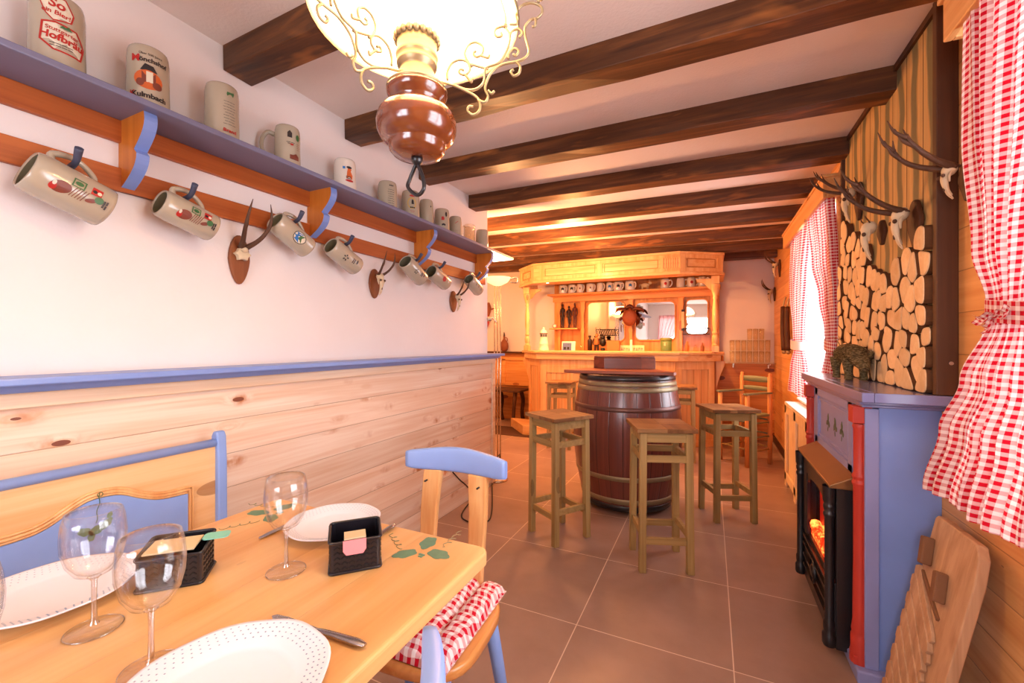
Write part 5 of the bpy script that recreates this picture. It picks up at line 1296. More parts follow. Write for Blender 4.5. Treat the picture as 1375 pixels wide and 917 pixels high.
# ---------------------------------------------------------------- ribbed board leaning on the wall
O_ = Vector((.688, 1.80, .66)); e1 = Vector((0, -1, 0)); e2 = Vector((-.205, 0, -1)).normalized(); nn = e1.cross(e2).normalized()
if nn.x > 0: nn = -nn
Lb = .66/(-e2.z)
sb = thing('ribbed_board', 'weathered board with slanting slats and two blocks, leaning beside the blue fireplace', 'board', (O_.x-.1, 1.70, 0))
m = MB(); P = [(0, .012), (.012, 0), (.225, 0), (.25, .03), (.262, .10), (.262, Lb), (.0, Lb)]
m.prism(P, -.026 if e1.cross(e2).dot(nn) > 0 else .026, O_+nn*.034, e1, e2); m.build('board', M['sawboard'], sb, bevel=.004)
m = MB(); sg = 1 if e1.cross(e2).dot(nn) > 0 else -1
for k in range(16):
    b0 = .185+.031*k; ln = .165+.004*(k % 3); drop = .135
    Q = [(-.012+.004*(k % 2), b0), (.008, b0-.012), (ln, b0+drop-.012), (ln+.012, b0+drop+.006), (ln+.002, b0+drop+.020), (-.006, b0+.030)]
    Q = [(a, min(b, Lb-.004)) for a, b in Q]
    if Q[1][1] > Lb-.05: break
    m.prism(Q, sg*(.010+.004*(k % 2)), O_+nn*(.034), e1, e2)
m.build('slanting_slats', M['sawboard'], sb, bevel=.002)
for (a, b) in ((.035, .115), (.150, .175)):
    m = MB(); c_ = O_+e1*a+e2*b+nn*.048; Mx = Matrix((e1, e2, nn)).transposed(); m.box(c_, (.026, .085, .030), M=Mx@Matrix.Rotation(R(-14), 3, 'Z')); m.build('block', M['sawblock'], sb, bevel=.005)
m = MB(); a_, b_ = O_+e1*.02+e2*.185+nn*.037, O_+e1*.165+e2*.265+nn*.037; m.bar(a_, b_, .012, .008, up=nn); m.build('diagonal_strip', M['sawblock'], sb, bevel=.002)
# curtain in the wall behind the camera (seen in the bar mirrors)
curtain('curtain', 'gingham curtain of the window behind the viewer, seen only in the bar mirrors', YF+.04, [(2.05, -1.45, -.72, 1, 0), (1.5, -1.47, -.95, 1, 0), (1.2, -1.50, -1.30, .6, 0), (.8, -1.50, -1.22, 1, 0)], 6, .02, 1.0, None, 60, 30, axis='x', seed=1)
# ---------------------------------------------------------------- bar
def inset_front(o_):   # outline of the bar front, inset by o_
    return [(-2.42+o_, 5.44+o_*.3), (-2.10+o_*.45, 5.12+o_), (-.32-o_*.45, 5.12+o_), (.145-o_, 5.42+o_*.3)]
def slab_poly(o_, yb): P = inset_front(o_); return P+[(P[-1][0], yb), (P[0][0], yb)]
bar = thing('bar_counter', 'pine home bar with panelled front, angled corners and turned posts carrying an overhead canopy', 'bar', (-1.15, 5.45, 0))
m = MB(); m.prism(slab_poly(.0, 5.66), .032, (0, 0, 1.075)); m.build('countertop', M['barpine_x'], bar, bevel=.008, seg=3)
m = MB(); m.prism(slab_poly(.035, 5.60), .075, (0, 0, .999)); m.build('counter_frieze', M['barpine_x'], bar, bevel=.004)
m = MB(); m.prism(slab_poly(.11, 5.55), .92, (0, 0, .08)); m.build('front_panelling', M['barpine_groove'], bar)
m = MB(); m.prism(slab_poly(.085, 5.56), .085, (0, 0, 0)); m.build('plinth', M['barpine_x'], bar, bevel=.004)
F4 = inset_front(.11); 
def face_box(m, i, a, b, z0, z1, th_, mi=0):
    p, q = Vector((*F4[i], 0)), Vector((*F4[i+1], 0)); d = (q-p).normalized(); n = Vector((d.y, -d.x, 0)); L_ = (q-p).length
    a, b = (a if a >= 0 else L_+a), (b if b > 0 else L_+b); c_ = p+d*(a+b)/2+n*th_/2; m.box((c_.x, c_.y, (z0+z1)/2), (b-a, th_, z1-z0), rz=atan2(d.y, d.x), mi=mi)
m = MB()
for i, cuts in ((0, [(0, .06), (-.06, -.0001)]), (1, [(0, .085), (.37, .455), (.80, .885), (1.23, 1.315), (-.085, -.0001)]), (2, [(0, .07), (-.07, -.0001)])):
    for a, b in cuts: face_box(m, i, a, b, .165, .915, .018)
    face_box(m, i, 0, 1e-9, .085, .17, .0155) if False else None
    p, q = Vector((*F4[i], 0)), Vector((*F4[i+1], 0)); L_ = (q-p).length
    face_box(m, i, 0, L_, .085, .17, .015); face_box(m, i, 0, L_, .90, .999, .015)
    if i == 1: face_box(m, i, 0, L_, .82, .90, .013)
m.build('frame_rails', M['barpine_v'], bar, bevel=.004)
for i, x in enumerate((-2.335, .075)):
    s = -1 if i == 0 else 1
    m = MB(); P = [(0, 0), (.10, 0), (.095, -.05), (.06, -.14), (.025, -.25), (.0, -.36)]
    m.prism([(s*a, b) for a, b in P], .06*(-1 if s > 0 else 1), (x-.02*s, 5.50+(.03 if s < 0 else -.0), .999), (1, 0, 0), (0, 0, 1)); m.build('corbel', M['barpine_v'], bar, bevel=.006)
m = MB(); m.prism([(-2.62, 5.50), (-2.24, 5.06), (-1.75, 5.02), (-1.75, 5.25), (-2.3, 5.5)], .13, (0, 0, 0)); m.build('foot_step', M['barpine_x'], bar, bevel=.008)
# posts
ZC0, ZC1 = 1.978, 2.232
for i, (u, y) in enumerate(((708, 5.33), (960.5, 5.33))):
    p = aty(u, 460, y); c_ = (p.x, p.y, 0)
    m = MB(); z = 1.107
    m.box((p.x, p.y, z+.035), (.075, .075, .07)); m.box((p.x, p.y, 1.93), (.085, .085, .09))
    m.lathe([(.034, z+.07), (.036, z+.085), (.028, z+.095), (.033, z+.12), (.036, z+.15), (.030, z+.185), (.022, z+.20), (.031, z+.215), (.031, z+.23), (.022, z+.245), (.031, z+.34), (.033, z+.42), (.028, z+.52), (.020, z+.60), (.026, z+.615), (.026, z+.63), (.022, z+.64), (.034, z+.68), (.048, z+.74), (.052, z+.775)], c_, n=24)
    m.build('turned_post', M['barpine_v'], bar, bevel=.003)
    s = 1 if i == 0 else -1
    m = MB(); P = [(0, 0), (.20, 0), (.19, -.03), (.12, -.05), (.07, -.11), (.045, -.13), (0, -.15)]
    m.prism([(s*a, b) for a, b in P], -.03*s, (p.x, p.y+.015, 1.95), (1, 0, 0), (0, 0, 1)); m.build('scrolled_bracket', M['barpine_v'], bar, bevel=.004)
# canopy
def can(o_): return [(-2.40+o_, 5.30+o_*.3), (-2.07+o_*.45, 5.0+o_), (-.305-o_*.45, 5.0+o_), (.143-o_, 5.30+o_*.3)]
def ring_wall(m, o_, th_, z0, z1, yb=5.9):
    A = can(o_); Bq = can(o_+th_); A = [(A[0][0], yb)]+A+[(A[-1][0], yb)]; Bq = [(Bq[0][0], yb)]+Bq+[(Bq[-1][0], yb)]; n = len(A)
    vs = [(a, b, z0) for a, b in A]+[(a, b, z0) for a, b in Bq]+[(a, b, z1) for a, b in A]+[(a, b, z1) for a, b in Bq]
    fs = []
    for k in range(n-1): fs += [(k, k+1, 2*n+k+1, 2*n+k), (n+k+1, n+k, 3*n+k, 3*n+k+1), (k+1, k, n+k, n+k+1), (2*n+k, 2*n+k+1, 3*n+k+1, 3*n+k)]
    fs += [(0, 2*n, 3*n, n), (n-1, 2*n-1, 4*n-1, 3*n-1)]; m.add(vs, fs)
m = MB(); ring_wall(m, .02, .02, ZC0+.01, ZC1-.02); m.build('canopy_fascia', M['barpine_x'], bar)
m = MB(); ring_wall(m, .0, .045, ZC0, ZC0+.026); ring_wall(m, .0, .045, ZC1-.028, ZC1); ring_wall(m, .010, .03, ZC0+.026, ZC0+.036); m.build('canopy_moulding', M['barpine_x'], bar, bevel=.004)
C4 = can(.02); F4 = C4; m = MB()
L1 = C4[2][0]-C4[1][0]
for (a, b) in ((.30-.22, .36-.22), (.82, .89), (L1-.20, L1-.165)): face_box(m, 1, a, b, ZC0+.070, ZC1-.064, .012)
face_box(m, 1, 0, L1, ZC0+.036, ZC0+.075, .010); face_box(m, 1, 0, L1, ZC1-.068, ZC1-.028, .010)
for k in range(6): face_box(m, 1, L1-.15+k*.024, L1-.138+k*.024, ZC0+.04, ZC1-.03, .010)
for i in (0, 2):
    L_ = (Vector(C4[i+1])-Vector(C4[i])).length
    face_box(m, i, 0, .07, ZC0+.070, ZC1-.064, .012); face_box(m, i, L_-.07, L_-.001, ZC0+.070, ZC1-.064, .012); face_box(m, i, 0, L_, ZC0+.036, ZC0+.075, .010); face_box(m, i, 0, L_, ZC1-.068, ZC1-.028, .010)
m.build('canopy_panels', M['barpine_v'], bar, bevel=.003)
m = MB()
for (a, b) in ((.155, .80), (.91, L1-.225)):
    for (p_, q_, z0_, z1_) in ((a, b, ZC0+.082, ZC0+.088), (a, b, ZC1-.082, ZC1-.076), (a, a+.006, ZC0+.082, ZC1-.076), (b-.006, b, ZC0+.082, ZC1-.076)): face_box(m, 1, p_, q_, z0_, z1_, .004)
for i in (0, 2):
    L_ = (Vector(C4[i+1])-Vector(C4[i])).length
    for (p_, q_, z0_, z1_) in ((.09, L_-.09, ZC0+.082, ZC0+.090), (.09, L_-.09, ZC1-.084, ZC1-.076), (.09, .098, ZC0+.082, ZC1-.076), (L_-.098, L_-.09, ZC0+.082, ZC1-.076)): face_box(m, i, p_, q_, z0_, z1_, .005)
m.build('canopy_panel_moulding', M['groovewood'], bar)  # moulding strips in darker pine, the colour standing in for groove shade
m = MB(); P = can(.03); m.prism(P+[(P[-1][0], 5.42), (P[0][0], 5.42)], .012, (0, 0, ZC0+.030)); m.build('canopy_soffit', M['barpine_x'], bar)
SPOTS = [(-1.95, 5.22), (-1.35, 5.18), (-.75, 5.18), (-.25, 5.22)]
for x, y in SPOTS:
    m = MB(); m.lathe([(.038, 0), (.040, -.006), (.030, -.008), (.028, 0)], (x, y, ZC0+.031), n=20); o = m.build('downlight', M['nickel'], bar)
    m = MB(); m.lathe([(0, -.002), (.027, -.002), (.027, .0)], (x, y, ZC0+.030), n=16); m.build('downlight_lens', M['spot'], o)
# ---------------------------------------------------------------- hutch behind the bar
YH = 5.86; hx0, hx1 = aty(741, 460, YH).x, aty(966, 460, YH).x
h = thing('bar_hutch', 'pine back-bar cabinet with arched mirrors, scrolled pilasters and a mug shelf', 'cabinet', ((hx0+hx1)/2, YB-.06, 0))
m = MB(); m.box(((hx0+hx1)/2, 5.985, 1.10), (hx1-hx0, .02, 2.18)); m.box(((hx0+hx1)/2, 5.85, .52), (hx1-hx0, .30, 1.04)); m.build('carcass', M['hutch'], h)
m = MB(); m.box(((hx0+hx1)/2, 5.82, 1.06), (hx1-hx0+.02, .34, .03)); m.build('worktop', M['hutch_x'], h, bevel=.004)
zs = aty(800, 392.5, 5.75).z
m = MB(); m.box(((hx0+hx1)/2, 5.82, zs-.012), (hx1-hx0+.02, .27, .024)); m.build('mug_shelf', M['hutch_x'], h, bevel=.004)
m = MB(); zt0, zt1 = zs-.10, zs-.024; m.box(((hx0+hx1)/2, YH+.05, (zt0+zt1)/2), (hx1-hx0, .018, zt1-zt0)); m.build('shelf_frieze', M['hutch_x'], h, bevel=.003)
def rr_pts(x0, z0, x1, z1, r, arch=False):
    P = rrect(x0, z0, x1, z1, r, 6); return P
for k, (u0, u1, v0, v1, r) in enumerate(((789, 839, 404, 458, .07), (853, 907, 404, 457, .07), (921, 951, 401, 449, .06))):
    ym = 5.968; A, Bq = aty(u0, v1, ym), aty(u1, v0, ym)
    P = rr_pts(A.x, A.z, Bq.x, Bq.z, r)
    m = MB(); m.prism(P, -.004, (0, ym-.004, 0), (1, 0, 0), (0, 0, 1)); m.build('mirror', M['mirror'], h, fix=True)
    m = MB(); m.tube([(a, ym-.004, b) for a, b in P+[P[0]]], .010, 8, raw=True); m.build('mirror_moulding', M['hutch_x'], h)
for u in (749, 781, 846, 914, 958):
    p = aty(u, 460, YH); m = MB()
    Q = [(-.022, 1.075), (.022, 1.075), (.022, 1.35), (.03, 1.38), (.018, 1.44), (.022, 1.5), (.018, 1.60), (.036, 1.72), (.030, 1.78), (.045, zt0), (-.045, zt0), (-.030, 1.78), (-.036, 1.72), (-.018, 1.60), (-.022, 1.5), (-.018, 1.44), (-.03, 1.38), (-.022, 1.35)]
    m.prism([(p.x+a, b) for a, b in Q], -.06, (0, YH+.10-.06, 0), (1, 0, 0), (0, 0, 1)); m.build('pilaster', M['hutch'], h, bevel=.006)
a, b = aty(741, 441, 5.9), aty(778, 441, 5.9)
m = MB(); m.box(((a.x+b.x)/2, 5.88, a.z-.01), (b.x-a.x, .18, .018)); m.build('niche_shelf', M['hutch_x'], h, bevel=.003)
for v in (441, 449):
    a, b = aty(917, v, 5.9), aty(953, v, 5.9); m = MB(); m.box(((a.x+b.x)/2, 5.89, a.z), (b.x-a.x, .13, .008)); m.build('small_shelf', M['blackthing'], h)
a, b = aty(741, 397, 5.7), aty(741, 415, 5.7)
# mugs on the hutch
ml = [(756, 5.5, 'white', 'white mug with a grey band, leftmost on the bar hutch shelf'), (768, 5.5, 'dark', 'mug with a dark picture, second from the left on the hutch shelf'), (779, 5, 'w2', 'cream mug with a small dark mark, third from the left on the hutch shelf'), (793, 6, 'w2', 'cream mug with a pale swirl, left of the plain mug on the hutch shelf'), (806, 5, 'plain', 'narrow plain cream mug on the hutch shelf'), (818.5, 5, 'pic', 'mug with a blue-grey picture next to the round plate mug on the hutch shelf'), (830, 6.5, 'white', 'white steep mug with dark emblem in the middle of the hutch shelf'), (846, 7, 'pic', 'wide cream mug with a dark emblem, left of the toy animal on the hutch shelf'), (893, 6, 'red', 'white mug with a red handle side, right of the toy animal on the hutch shelf'), (914, 5.5, 'plain', 'half brown and half white mug on the hutch shelf'), (928, 5.5, 'red', 'white mug with a red and white handle, on the hutch shelf above the small mirror'), (943, 5.5, 'pic', 'round white mug with a dark dot, rightmost on the hutch shelf')]
for i, (u, w, kd, lab) in enumerate(ml):
    p = aty(u, 460, 5.76); D_ = -p.x*_s+p.y*_c; r_ = w*D_/FPX*.95
    def dd(d, H, kd=kd):
        if kd in ('dark', 'pic', 'white'): d.poly([(-.02, -.018), (.02, -.018), (.02, .015), (0, .025), (-.02, .015)], 'black' if kd != 'pic' else 'blue', 0, H*.5)
        elif kd == 'red': d.ell(0, H*.5, .018, .02, 'red')
        elif kd == 'w2': d.ell(0, H*.5, .010, .014, 'brown')
    mug('small_mug', lab, 'mugs on the bar hutch shelf', (p.x, p.y, zs+.0005), r_, .125, {0: .2, 2: -.3}.get(i % 3, .0) if kd == 'red' or i > 8 else R(-35), 'ceramic_w', None, dd if kd != 'plain' else None, R(-90+12), hw=.035)
p = aty(866, 460, 5.76)
t = thing('toy_animal', 'small pale brown toy cow standing between the mugs on the hutch shelf', 'figurine', (p.x, p.y, zs+.0005))
m = MB(); m.ball((0, 0, .06), (.055, .025, .03), 12); m.ball((.065, 0, .085), (.024, .018, .02), 10)
for sx in (-.038, -.028, .028, .038): m.cyl((sx, .012 if abs(sx) > .03 else -.012, .05), (sx, .012 if abs(sx) > .03 else -.012, 0), .008, n=8)
m.tube([(-.05, 0, .075), (-.068, 0, .07), (-.07, 0, .04)], .004, 6); m.build('body', M['card_beige'], t, local=True)
m = MB()
for s in (-1, 1): m.tube([(.06, s*.012, .10), (.062, s*.024, .112), (.06, s*.024, .122)], [.004, .004, .001], 6)
m.build('horns', M['bone'], t, local=True)
def vase(name, label, cat, u, y, prof, mat, z=1.1075, grp=None, extra=None, n=20):
    p = aty(u, 460, y); t = thing(name, label, cat, (p.x, p.y, z), 0, grp); m = MB(); m.lathe(prof, n=n); m.build(name.split('_')[-1]+'_body', M[mat], t, local=True)
    if extra: extra(t)
    return t
ZW = 1.0755
def band(t):
    m = MB()
    for k in range(5):
        a = -pi/2+.3+(k-2)*.42; m.box((.0505*cos(a), .0505*sin(a), .205), (.004, .016, .035), rz=a)
    m.build('dark_windows', M['blackthing'], t, local=True)
    m = MB(); m.lathe([(.052, .225), (.056, .232), (.050, .238)], n=20); m.build('gallery_ring', M['blackthing'], t, local=True)
vase('ceramic_lighthouse', 'white lighthouse jar with a black window band, at the end of the bar counter', 'jar', 730, 5.35, [(0, 0), (.072, 0), (.074, .01), (.068, .02), (.062, .09), (.064, .095), (.058, .10), (.052, .18), (.050, .235), (.044, .25), (.034, .27), (.020, .285), (.012, .29), (.016, .302), (.010, .315), (0, .318)], 'white', extra=band)
p = aty(763, 460, 5.72); t = thing('photo_frame', 'small silver frame with a blue-grey photo standing behind the bar counter', 'picture frame', (p.x, p.y, ZW))
Mr = Matrix.Rotation(R(-10), 3, 'X')
m = MB(); m.box(Mr@Vector((0, 0, .082)), (.20, .015, .155), M=Mr); m.build('frame', M['sillwhite'], t, local=True, bevel=.004); m = MB(); m.box(Mr@Vector((-.02, -.009, .082)), (.13, .004, .11), M=Mr); m.build('photo', M['print_blue_photo'], t, local=True)

for x_ in (-.05, .0): m = MB(); m.box(Mr@Vector((x_, -.0115, .06)), (.03, .002, .035), M=Mr); m.build('dark_motif', M['blackthing'], t, local=True)
m = MB(); m.bar((0, .01, .12), (0, .07, 0), .03, .004); m.build('stand', M['blackthing'], t, local=True)
zn = aty(741, 441, 5.9).z-.0005
for i, (u, hh, mt, lab) in enumerate(((755.5, .36, 'figure', 'tall thin dark carved figure, left one of three in the hutch niche'), (764, .33, 'figure', 'dark carved figure with crossed legs, middle one of three in the hutch niche'), (772, .37, 'figure2', 'reddish-dark carved figure, right one of three in the hutch niche'))):
    p = aty(u, 460, 5.87); t = thing('carved_figure', lab, 'figurine', (p.x, p.y, zn), 0, 'dark carved figures'); s = hh/.36
    m = MB(); m.tube([(0, 0, .17), (0, 0, .21), (0, 0, .27), (0, 0, .295), (0, 0, .305)], [.022, .017, .030, .018, .010], 12); m.ball((0, -.002, .330), (.016, .018, .026), 12)
    for sx in (-1, 1):
        m.tube([(sx*.010, 0, .18), (sx*.014+(.012 if i == 1 else 0), -.002, .10), (sx*(.012 if i != 1 else -.006), 0, .03), (sx*.012, -.012, .006)], [.015, .012, .009, .009], 8)
        m.tube([(sx*.028, 0, .278), (sx*.038, -.004, .22), (sx*.030, -.012, .17)], [.009, .008, .006], 8)
    m.box((0, 0, .004), (.07, .05, .008)); m.X = None
    o = m.build('figure_body', M.setdefault('figure2', plain('reddish_figure', '#4d1d10', .45)) if mt == 'figure2' else M[mt], t, local=True); o.scale = (1, 1, s)
p = aty(745, 460, 5.84); t = thing('small_clock', 'small round pale clock at the left of the hutch niche shelf', 'clock', (p.x, p.y, zn))
m = MB(); m.lathe([(0, 0), (.030, 0), (.032, .012), (0, .012)], (0, 0, .034), n=20, axis=(0, -1, 0)); m.build('case', M['card_pink'], t, local=True); m = MB(); m.lathe([(0, 0), (.022, 0)], (0, -.0125, .034), n=16, axis=(0, -1, 0)); m.build('dial', M['white'], t, local=True, fix=False)
m = MB(); m.box((0, 0, .003), (.05, .025, .006)); m.build('foot', M['blackthing'], t, local=True)
vase('dark_bottle', 'dark square bottle with a stopper in front of the left mirror', 'bottle', 792, 5.80, [(0, 0), (.030, 0), (.032, .17), (.028, .185), (.012, .195), (.012, .215), (.020, .22), (.020, .24), (0, .242)], 'figure', ZW)
p = aty(801, 460, 5.80); t = thing('wooden_doll', 'small reddish wooden doll with dark trousers, in front of the left mirror', 'figurine', (p.x, p.y, ZW))
m = MB(); m.tube([(0, 0, .11), (0, 0, .16), (0, 0, .20), (0, 0, .215)], [.028, .032, .034, .016], 12); m.ball((0, 0, .240), .026, 12); m.build('torso', M['terracotta'], t, local=True)
m = MB(); [m.tube([(sx*.015, 0, .12), (sx*.020, 0, .06), (sx*.020, 0, 0)], [.018, .015, .014], 8) for sx in (-1, 1)]; m.build('trousers', M['figure'], t, local=True)
m = MB(); [m.tube([(sx*.032, 0, .20), (sx*.05, -.005, .15), (sx*.044, -.01, .11)], [.012, .010, .008], 8) for sx in (-1, 1)]; m.build('arms', M['figure'], t, local=True)
p = aty(809.5, 460, 5.78); t = thing('dark_ornament', 'black round-bodied ornament beside the reddish wooden doll', 'ornament', (p.x, p.y, ZW))
m = MB(); m.lathe([(0, 0), (.03, 0), (.03, .06), (.015, .07)], n=16); m.ball((0, 0, .145), (.045, .04, .06), 14); m.ball((0, 0, .215), (.035, .03, .028), 12); m.build('ornament_body', M['blackthing'], t, local=True)
p = aty(813, 460, 5.84); t = thing('wire_rack', 'dark wire rack with a criss-cross lattice in front of the left mirror', 'rack', (p.x, p.y, ZW))
m = MB(); w_, z0_, z1_ = .135, .24, .325
for s in (-1, 1): m.cyl((s*w_, 0, 0), (s*w_, 0, z1_+.03), .004, n=6)
m.cyl((-w_, 0, z1_), (w_, 0, z1_), .004, n=6); m.cyl((-w_, 0, z0_), (w_, 0, z0_), .003, n=6)
m.box((0, 0, .006), (2*w_+.02, .07, .012))
for k in range(8):
    a = -w_+k*2*w_/8; b_ = a+2*w_/8; m.cyl((a, 0, z0_), (b_, 0, z1_), .003, n=6); m.cyl((a, 0, z1_), (b_, 0, z0_), .003, n=6)
m.build('lattice', M['blackthing'], t, local=True)
p = aty(824, 460, 5.66); t = thing('terracotta_planter', 'square orange-brown planter box behind the bar counter', 'planter', (p.x, p.y, ZW+.0))
m = MB(); A_ = [(-.085, -.06), (.085, -.06), (.085, .06), (-.085, .06)]
m.add([(a*.9, b*.9, 0) for a, b in A_]+[(a, b, .165) for a, b in A_]+[(a*.86, b*.8, .165) for a, b in A_]+[(a*.8, b*.75, .02) for a, b in A_], [(3, 2, 1, 0)]+[(k, (k+1) % 4, 4+(k+1) % 4, 4+k) for k in range(4)]+[(4+k, 4+(k+1) % 4, 8+(k+1) % 4, 8+k) for k in range(4)]+[(8+k, 8+(k+1) % 4, 12+(k+1) % 4, 12+k) for k in range(4)]+[(12, 13, 14, 15)])
m.build('planter_body', M['terracotta'], t, local=True)
p = aty(848, 460, 5.70); t = thing('name_board', 'cream wooden board with dark lettering standing behind the bar counter', 'sign', (p.x, p.y, ZW))
m = MB(); m.box((0, 0, .055), (.33, .018, .10)); m.build('board', M['radiator'], t, local=True, bevel=.003)
m = MB(); r3 = random.Random(2)
for k in range(9):
    if k == 4: continue
    x = -.13+k*.032; m.box((x, -.0098, .055), (.004, .002, .034))
    m.box((x+.009, -.0098, .055+(.013 if k % 3 else -.013)), (.016, .002, .005)); m.box((x+.012, -.0098, .055), (.010, .002, .005) if k % 2 else (.004, .002, .03))
m.build('lettering', M['blackthing'], t, local=True)
vase('white_candle', 'slim white candle standing before the cream name board', 'candle', 847.5, 5.60, [(0, 0), (.022, 0), (.022, .012), (.0155, .016), (.0155, .17), (.012, .178), (0, .178)], 'white', ZW)
def cap(t): m = MB(); m.lathe([(.070, .165), (.072, .17), (.072, .195), (.066, .20), (0, .20)], n=24); m.build('lid', M['greencap'], t, local=True); m = MB(); m.box((-.01, -.069, .12), (.022, .004, .04)); m.box((-.01, -.069, .142), (.034, .004, .008)); m.build('emblem', M['card_beige'], t, local=True)
M['greencap'] = plain('green_cap', '#6f7a40', .5)
vase('green_canister', 'round green lidded canister with a pale emblem, behind the bar right of the middle', 'canister', 894.5, 5.62, [(0, 0), (.066, 0), (.068, .01), (.068, .165), (0, .165)], 'greencan', ZW, extra=cap)
for u, hh, r_, mt, lab in ((772.5+8, .12, .02, 'glass_s', 'slim clear glass left of the dark bottle behind the bar'), (922, .16, .022, 'terracotta', 'reddish bottle at the left foot of the small mirror'), (934, .12, .026, 'glass_s', 'clear tumbler before the small mirror behind the bar'), (943, .14, .022, 'clay', 'brown bottle before the small mirror behind the bar')):
    vase('small_bottle', lab, 'bottle', u, 5.80, [(0, 0), (r_, 0), (r_*1.02, .01), (r_, hh*.62), (r_*.45, hh*.78), (r_*.42, hh*.97), (0, hh)], mt, ZW, 'small bottles behind the bar')
p = aty(917, 430, YH-.03); t = thing('wall_thermometer', 'narrow pale thermometer board with dark ends, between the two right-hand mirrors', 'thermometer', (p.x, YH-.021, p.z))
m = MB(); m.box((0, 0, 0), (.030, .012, .27)); m.build('board', M['radiator'], t, local=True, bevel=.003); m = MB(); m.box((0, -.001, .125), (.036, .016, .03)); m.box((0, -.001, -.12), (.036, .016, .03)); m.cyl((0, -.008, -.10), (0, -.008, .10), .003, n=6); m.build('tube_and_caps', M['blackthing'], t, local=True)
# round ornament between the mirrors
p = aty(845, 424, 5.78); t = thing('wall_ornament', 'round reddish-brown wall ornament with outspread wings, hung between the two big mirrors', 'ornament', (p.x, 5.80, p.z))
m = MB(); m.lathe([(0, .05), (.06, .046), (.105, .028), (.115, .0), (.105, -.02), (0, -.02)], (0, 0, -.02), n=30, axis=(0, -1, 0)); m.build('disc', M['orn'], t, local=True).scale = (.85, 1, 1)
m = MB()
for s in (-1, 1):
    m.tube([(s*.04, .01, .08), (s*.10, .0, .10), (s*.155, -.005, .085), (s*.19, 0, .04)], [.035, .04, .034, .014], 10, flat=.6)
    m.tube([(s*.10, .0, -.02), (s*.13, 0, -.06)], [.022, .012], 8)
m.tube([(-.06, .01, .09), (0, 0, .13), (.06, .01, .09)], [.02, .03, .02], 10); m.build('wing', M['figure2'], t, local=True)
# ---------------------------------------------------------------- corner: glass shelf with beer glasses
gx0, gx1 = .20, XR-.004; zg = CH+(460-486.5)*5.35/FPX
t = thing('glass_shelf', 'glass wall shelf on metal brackets right of the bar', 'shelf', ((gx0+gx1)/2, YB-.1, zg))
m = MB(); m.box(((gx0+gx1)/2, YB-.115, zg), (gx1-gx0, .20, .012)); m.build('glass_plate', M['shelfglass'] if 'shelfglass' in M else M['glass_s'], t, bevel=.002)
for x in (gx0+.06, gx1-.06): m = MB(); m.box((x, YB-.10, zg-.014), (.014, .19, .012)); m.box((x, YB-.031, zg-.035), (.014, .012, .06)); m.build('bracket', M['nickel'], t)
gp = None
lay = [(zg+.0065, 7, 0), (zg+.0065+.1385, 7, 1), (zg+.0065+.277, 3, 2)]
names = {0: 'bottom', 1: 'middle', 2: 'top'}
gi = 0
for z, n_, row in lay:
    for k in range(n_):
        kk = k if row < 2 else k+3
        x = gx0+.045+kk*.064; y = YB-.115
        lab = 'tall beer glass in the %s tier of the stacked glasses on the glass shelf' % names[row]
        t = thing('beer_glass', lab, 'glass', (x, y, z), 0, '%s tier of stacked beer glasses' % names[row])
        m = MB(); m.lathe([(0, 0), (.024, 0), (.025, .004), (.027, .06), (.0295, .135), (.028, .137), (.0262, .06), (.024, .012), (0, .010)], n=14); m.build('glass_body', M['glass_s'], t, local=True)
# jug on the ledge left of the bar
p = aty(677, 460, YB-.055)
t = thing('clay_jug', 'round brown clay jug with a thin neck on the ledge left of the bar', 'jug', (p.x, p.y, 1.0745))
m = MB(); m.lathe([(0, 0), (.035, 0), (.06, .03), (.072, .08), (.066, .13), (.04, .17), (.018, .20), (.015, .235), (.019, .24), (.015, .245), (0, .245)], n=24, rad=lambda a: 1); o = m.build('jug_body', M['clay'], t, local=True); o.scale = (1, .65, 1)
m = MB(); m.tube([(.016, 0, .22), (.05, 0, .215), (.058, 0, .18), (.044, 0, .155)], .006, 8); m.build('handle', M['clay'], t, local=True)
m = MB(); m.tube([(0, 0, .24), (.001, 0, .27), (-.002, 0, .31)], [.014, .013, .006], 10); m.build('stopper', M['figure'], t, local=True)
# bench and hanging decoration in the far left corner
t = thing('wooden_bench', 'orange pine bench with dark curved legs against the back wall, left of the bar', 'bench', (-3.1, 5.72, 0))
m = MB(); m.box((-3.08, 5.76, .50), (1.15, .42, .030)); m.build('seat', M['darkboard'], t, bevel=.006)
m = MB(); m.box((-3.08, YB-.05, .76), (1.15, .03, .44)); m.box((-3.08, YB-.072, .96), (1.15, .02, .05)); m.box((-2.98, YB-.072, .76), (.06, .02, .4)); m.build('backrest', M['hutch_x'], t, bevel=.003)
for x in (-3.45, -2.98, -2.62):
    for s in (-1, 1):
        m = MB(); m.tube([(x, 5.76+s*.10, .49), (x+.01, 5.76+s*.16, .33), (x-.005, 5.76+s*.155, .15), (x, 5.76+s*.19, .0)], [.035, .030, .026, .032], 10); m.build('leg', M['darkplaque'], t)
p = aty(657.5, 425, YB-.02)
t = thing('hanging_decoration', 'reddish-brown hanging bunch partly hidden by the end of the white wall', 'ornament', (p.x, YB-.02, p.z))
m = MB(); m.tube([(p.x-.02, YB-.05, p.z+.22), (p.x, YB-.05, p.z+.12), (p.x-.01, YB-.05, p.z)], [.03, .045, .015], 10); m.tube([(p.x-.06, YB-.05, p.z+.10), (p.x+.12, YB-.05, p.z+.13)], .012, 8); m.build('dried_stem', M['clay'], t)
m = MB(); m.lathe([(0, -.20), (.03, -.14), (.055, -.05), (.04, .0), (0, .01)], (p.x-.03, YB-.06, p.z), n=14); m.build('red_bundle', M['red'], t)
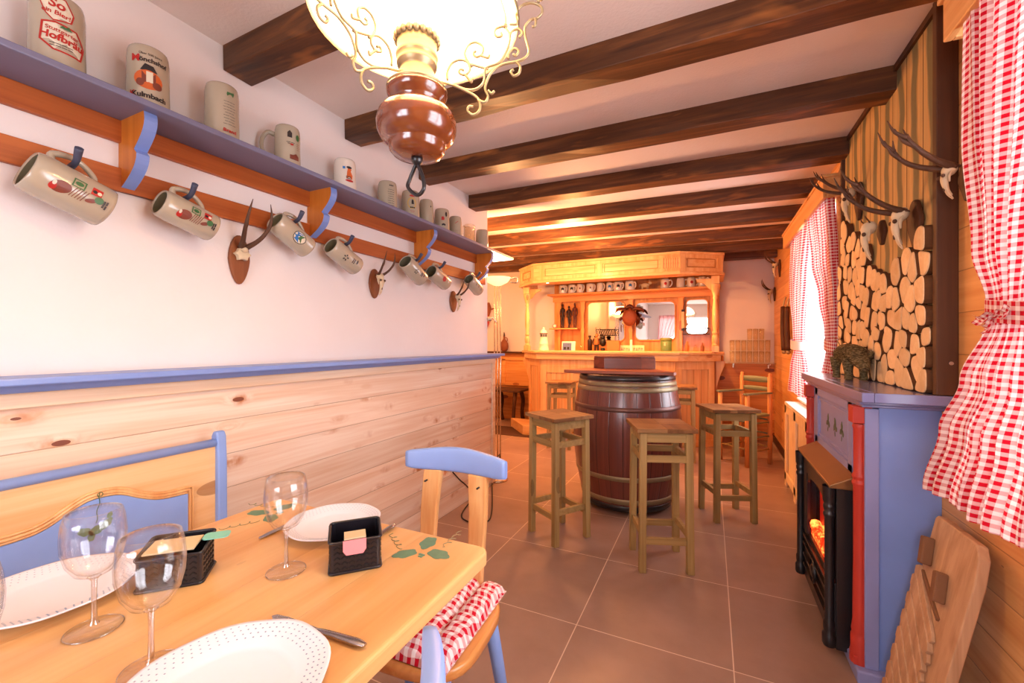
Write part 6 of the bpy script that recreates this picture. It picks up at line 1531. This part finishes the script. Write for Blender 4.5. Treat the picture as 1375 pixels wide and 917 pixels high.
m = MB(); m.box((-2.55, 5.2, .004), (.9, .5, .008)); o = one('dark_floor_sheet', m, M['floor_sheet'], 'flat dark brown sheet on the tiles in front of the far bench and bar step', 'floor_sheet')  # thin dark brown sheet lying on the tiles
# ---------------------------------------------------------------- light
def point(name, loc, e, col, r=.05):
    d = bpy.data.lights.new(name, 'POINT'); d.energy = e; d.color = lin(col)[:3]; d.shadow_soft_size = r
    o = bpy.data.objects.new(name, d); COL.objects.link(o); o.location = loc; return o
def area(name, loc, rot, sx, sy, e, col, portal=False):
    d = bpy.data.lights.new(name, 'AREA'); d.shape = 'RECTANGLE'; d.size = sx; d.size_y = sy; d.energy = e; d.color = lin(col)[:3]
    if portal: d.cycles.is_portal = True
    o = bpy.data.objects.new(name, d); COL.objects.link(o); o.location = loc; o.rotation_euler = rot; return o
w = bpy.data.worlds.new('daylight'); sc.world = w; w.use_nodes = True
bg = w.node_tree.nodes['Background']; bg.inputs[0].default_value = lin('#eef2ff'); bg.inputs[1].default_value = 3.0
ED = 1.0
for i, (a, b, z0, z1) in enumerate(WIN): area('window_daylight', (XR+.33, (a+b)/2, (z0+z1)/2), (0, pi/2, 0), z1-z0, b-a, (34, 38)[i]*ED, '#f3f5ff')
area('window_daylight', ((fx0+fx1)/2, YF-.16, (fz0+fz1)/2), (pi/2, 0, 0), fx1-fx0, fz1-fz0, 44*ED, '#f3f5ff')
point('lamp_pendant', (LX, LY, 2.00), 16, '#ffd296', .06)
point('lamp_pendant_low', (LX, LY, 1.93), 8, '#ffd296', .05)
point('lamp_torchere', (tx, ty, z1_t+.045), 110, '#ffb878', .05)
for x, y in SPOTS:
    d = bpy.data.lights.new('lamp_spot', 'SPOT'); d.energy = 40; d.color = lin('#ffb26c')[:3]; d.spot_size = R(125); d.spot_blend = .6; d.shadow_soft_size = .03
    o = bpy.data.objects.new('lamp_spot', d); COL.objects.link(o); o.location = (x, y, ZC0+.012)
# unseen warm lights added to brighten the back of the room
for (x, y, e) in ((-1.3, 4.15, 52), (-3.0, 4.4, 40)): point('fill_back_room', (x, y, 2.12), e, '#ffab66', .09)
vs = sc.view_settings; vs.view_transform = 'Standard'; vs.look = 'None'; vs.gamma = 1; vs.use_curve_mapping = False; vs.exposure = 0.36
sc.cycles.max_bounces = 8; sc.cycles.diffuse_bounces = 4; sc.cycles.transparent_max_bounces = 24; sc.cycles.sample_clamp_indirect = 6
sc.cycles.use_denoising = True; sc.cycles.blur_glossy = .5; sc.cycles.caustics_reflective = False; sc.cycles.caustics_refractive = False
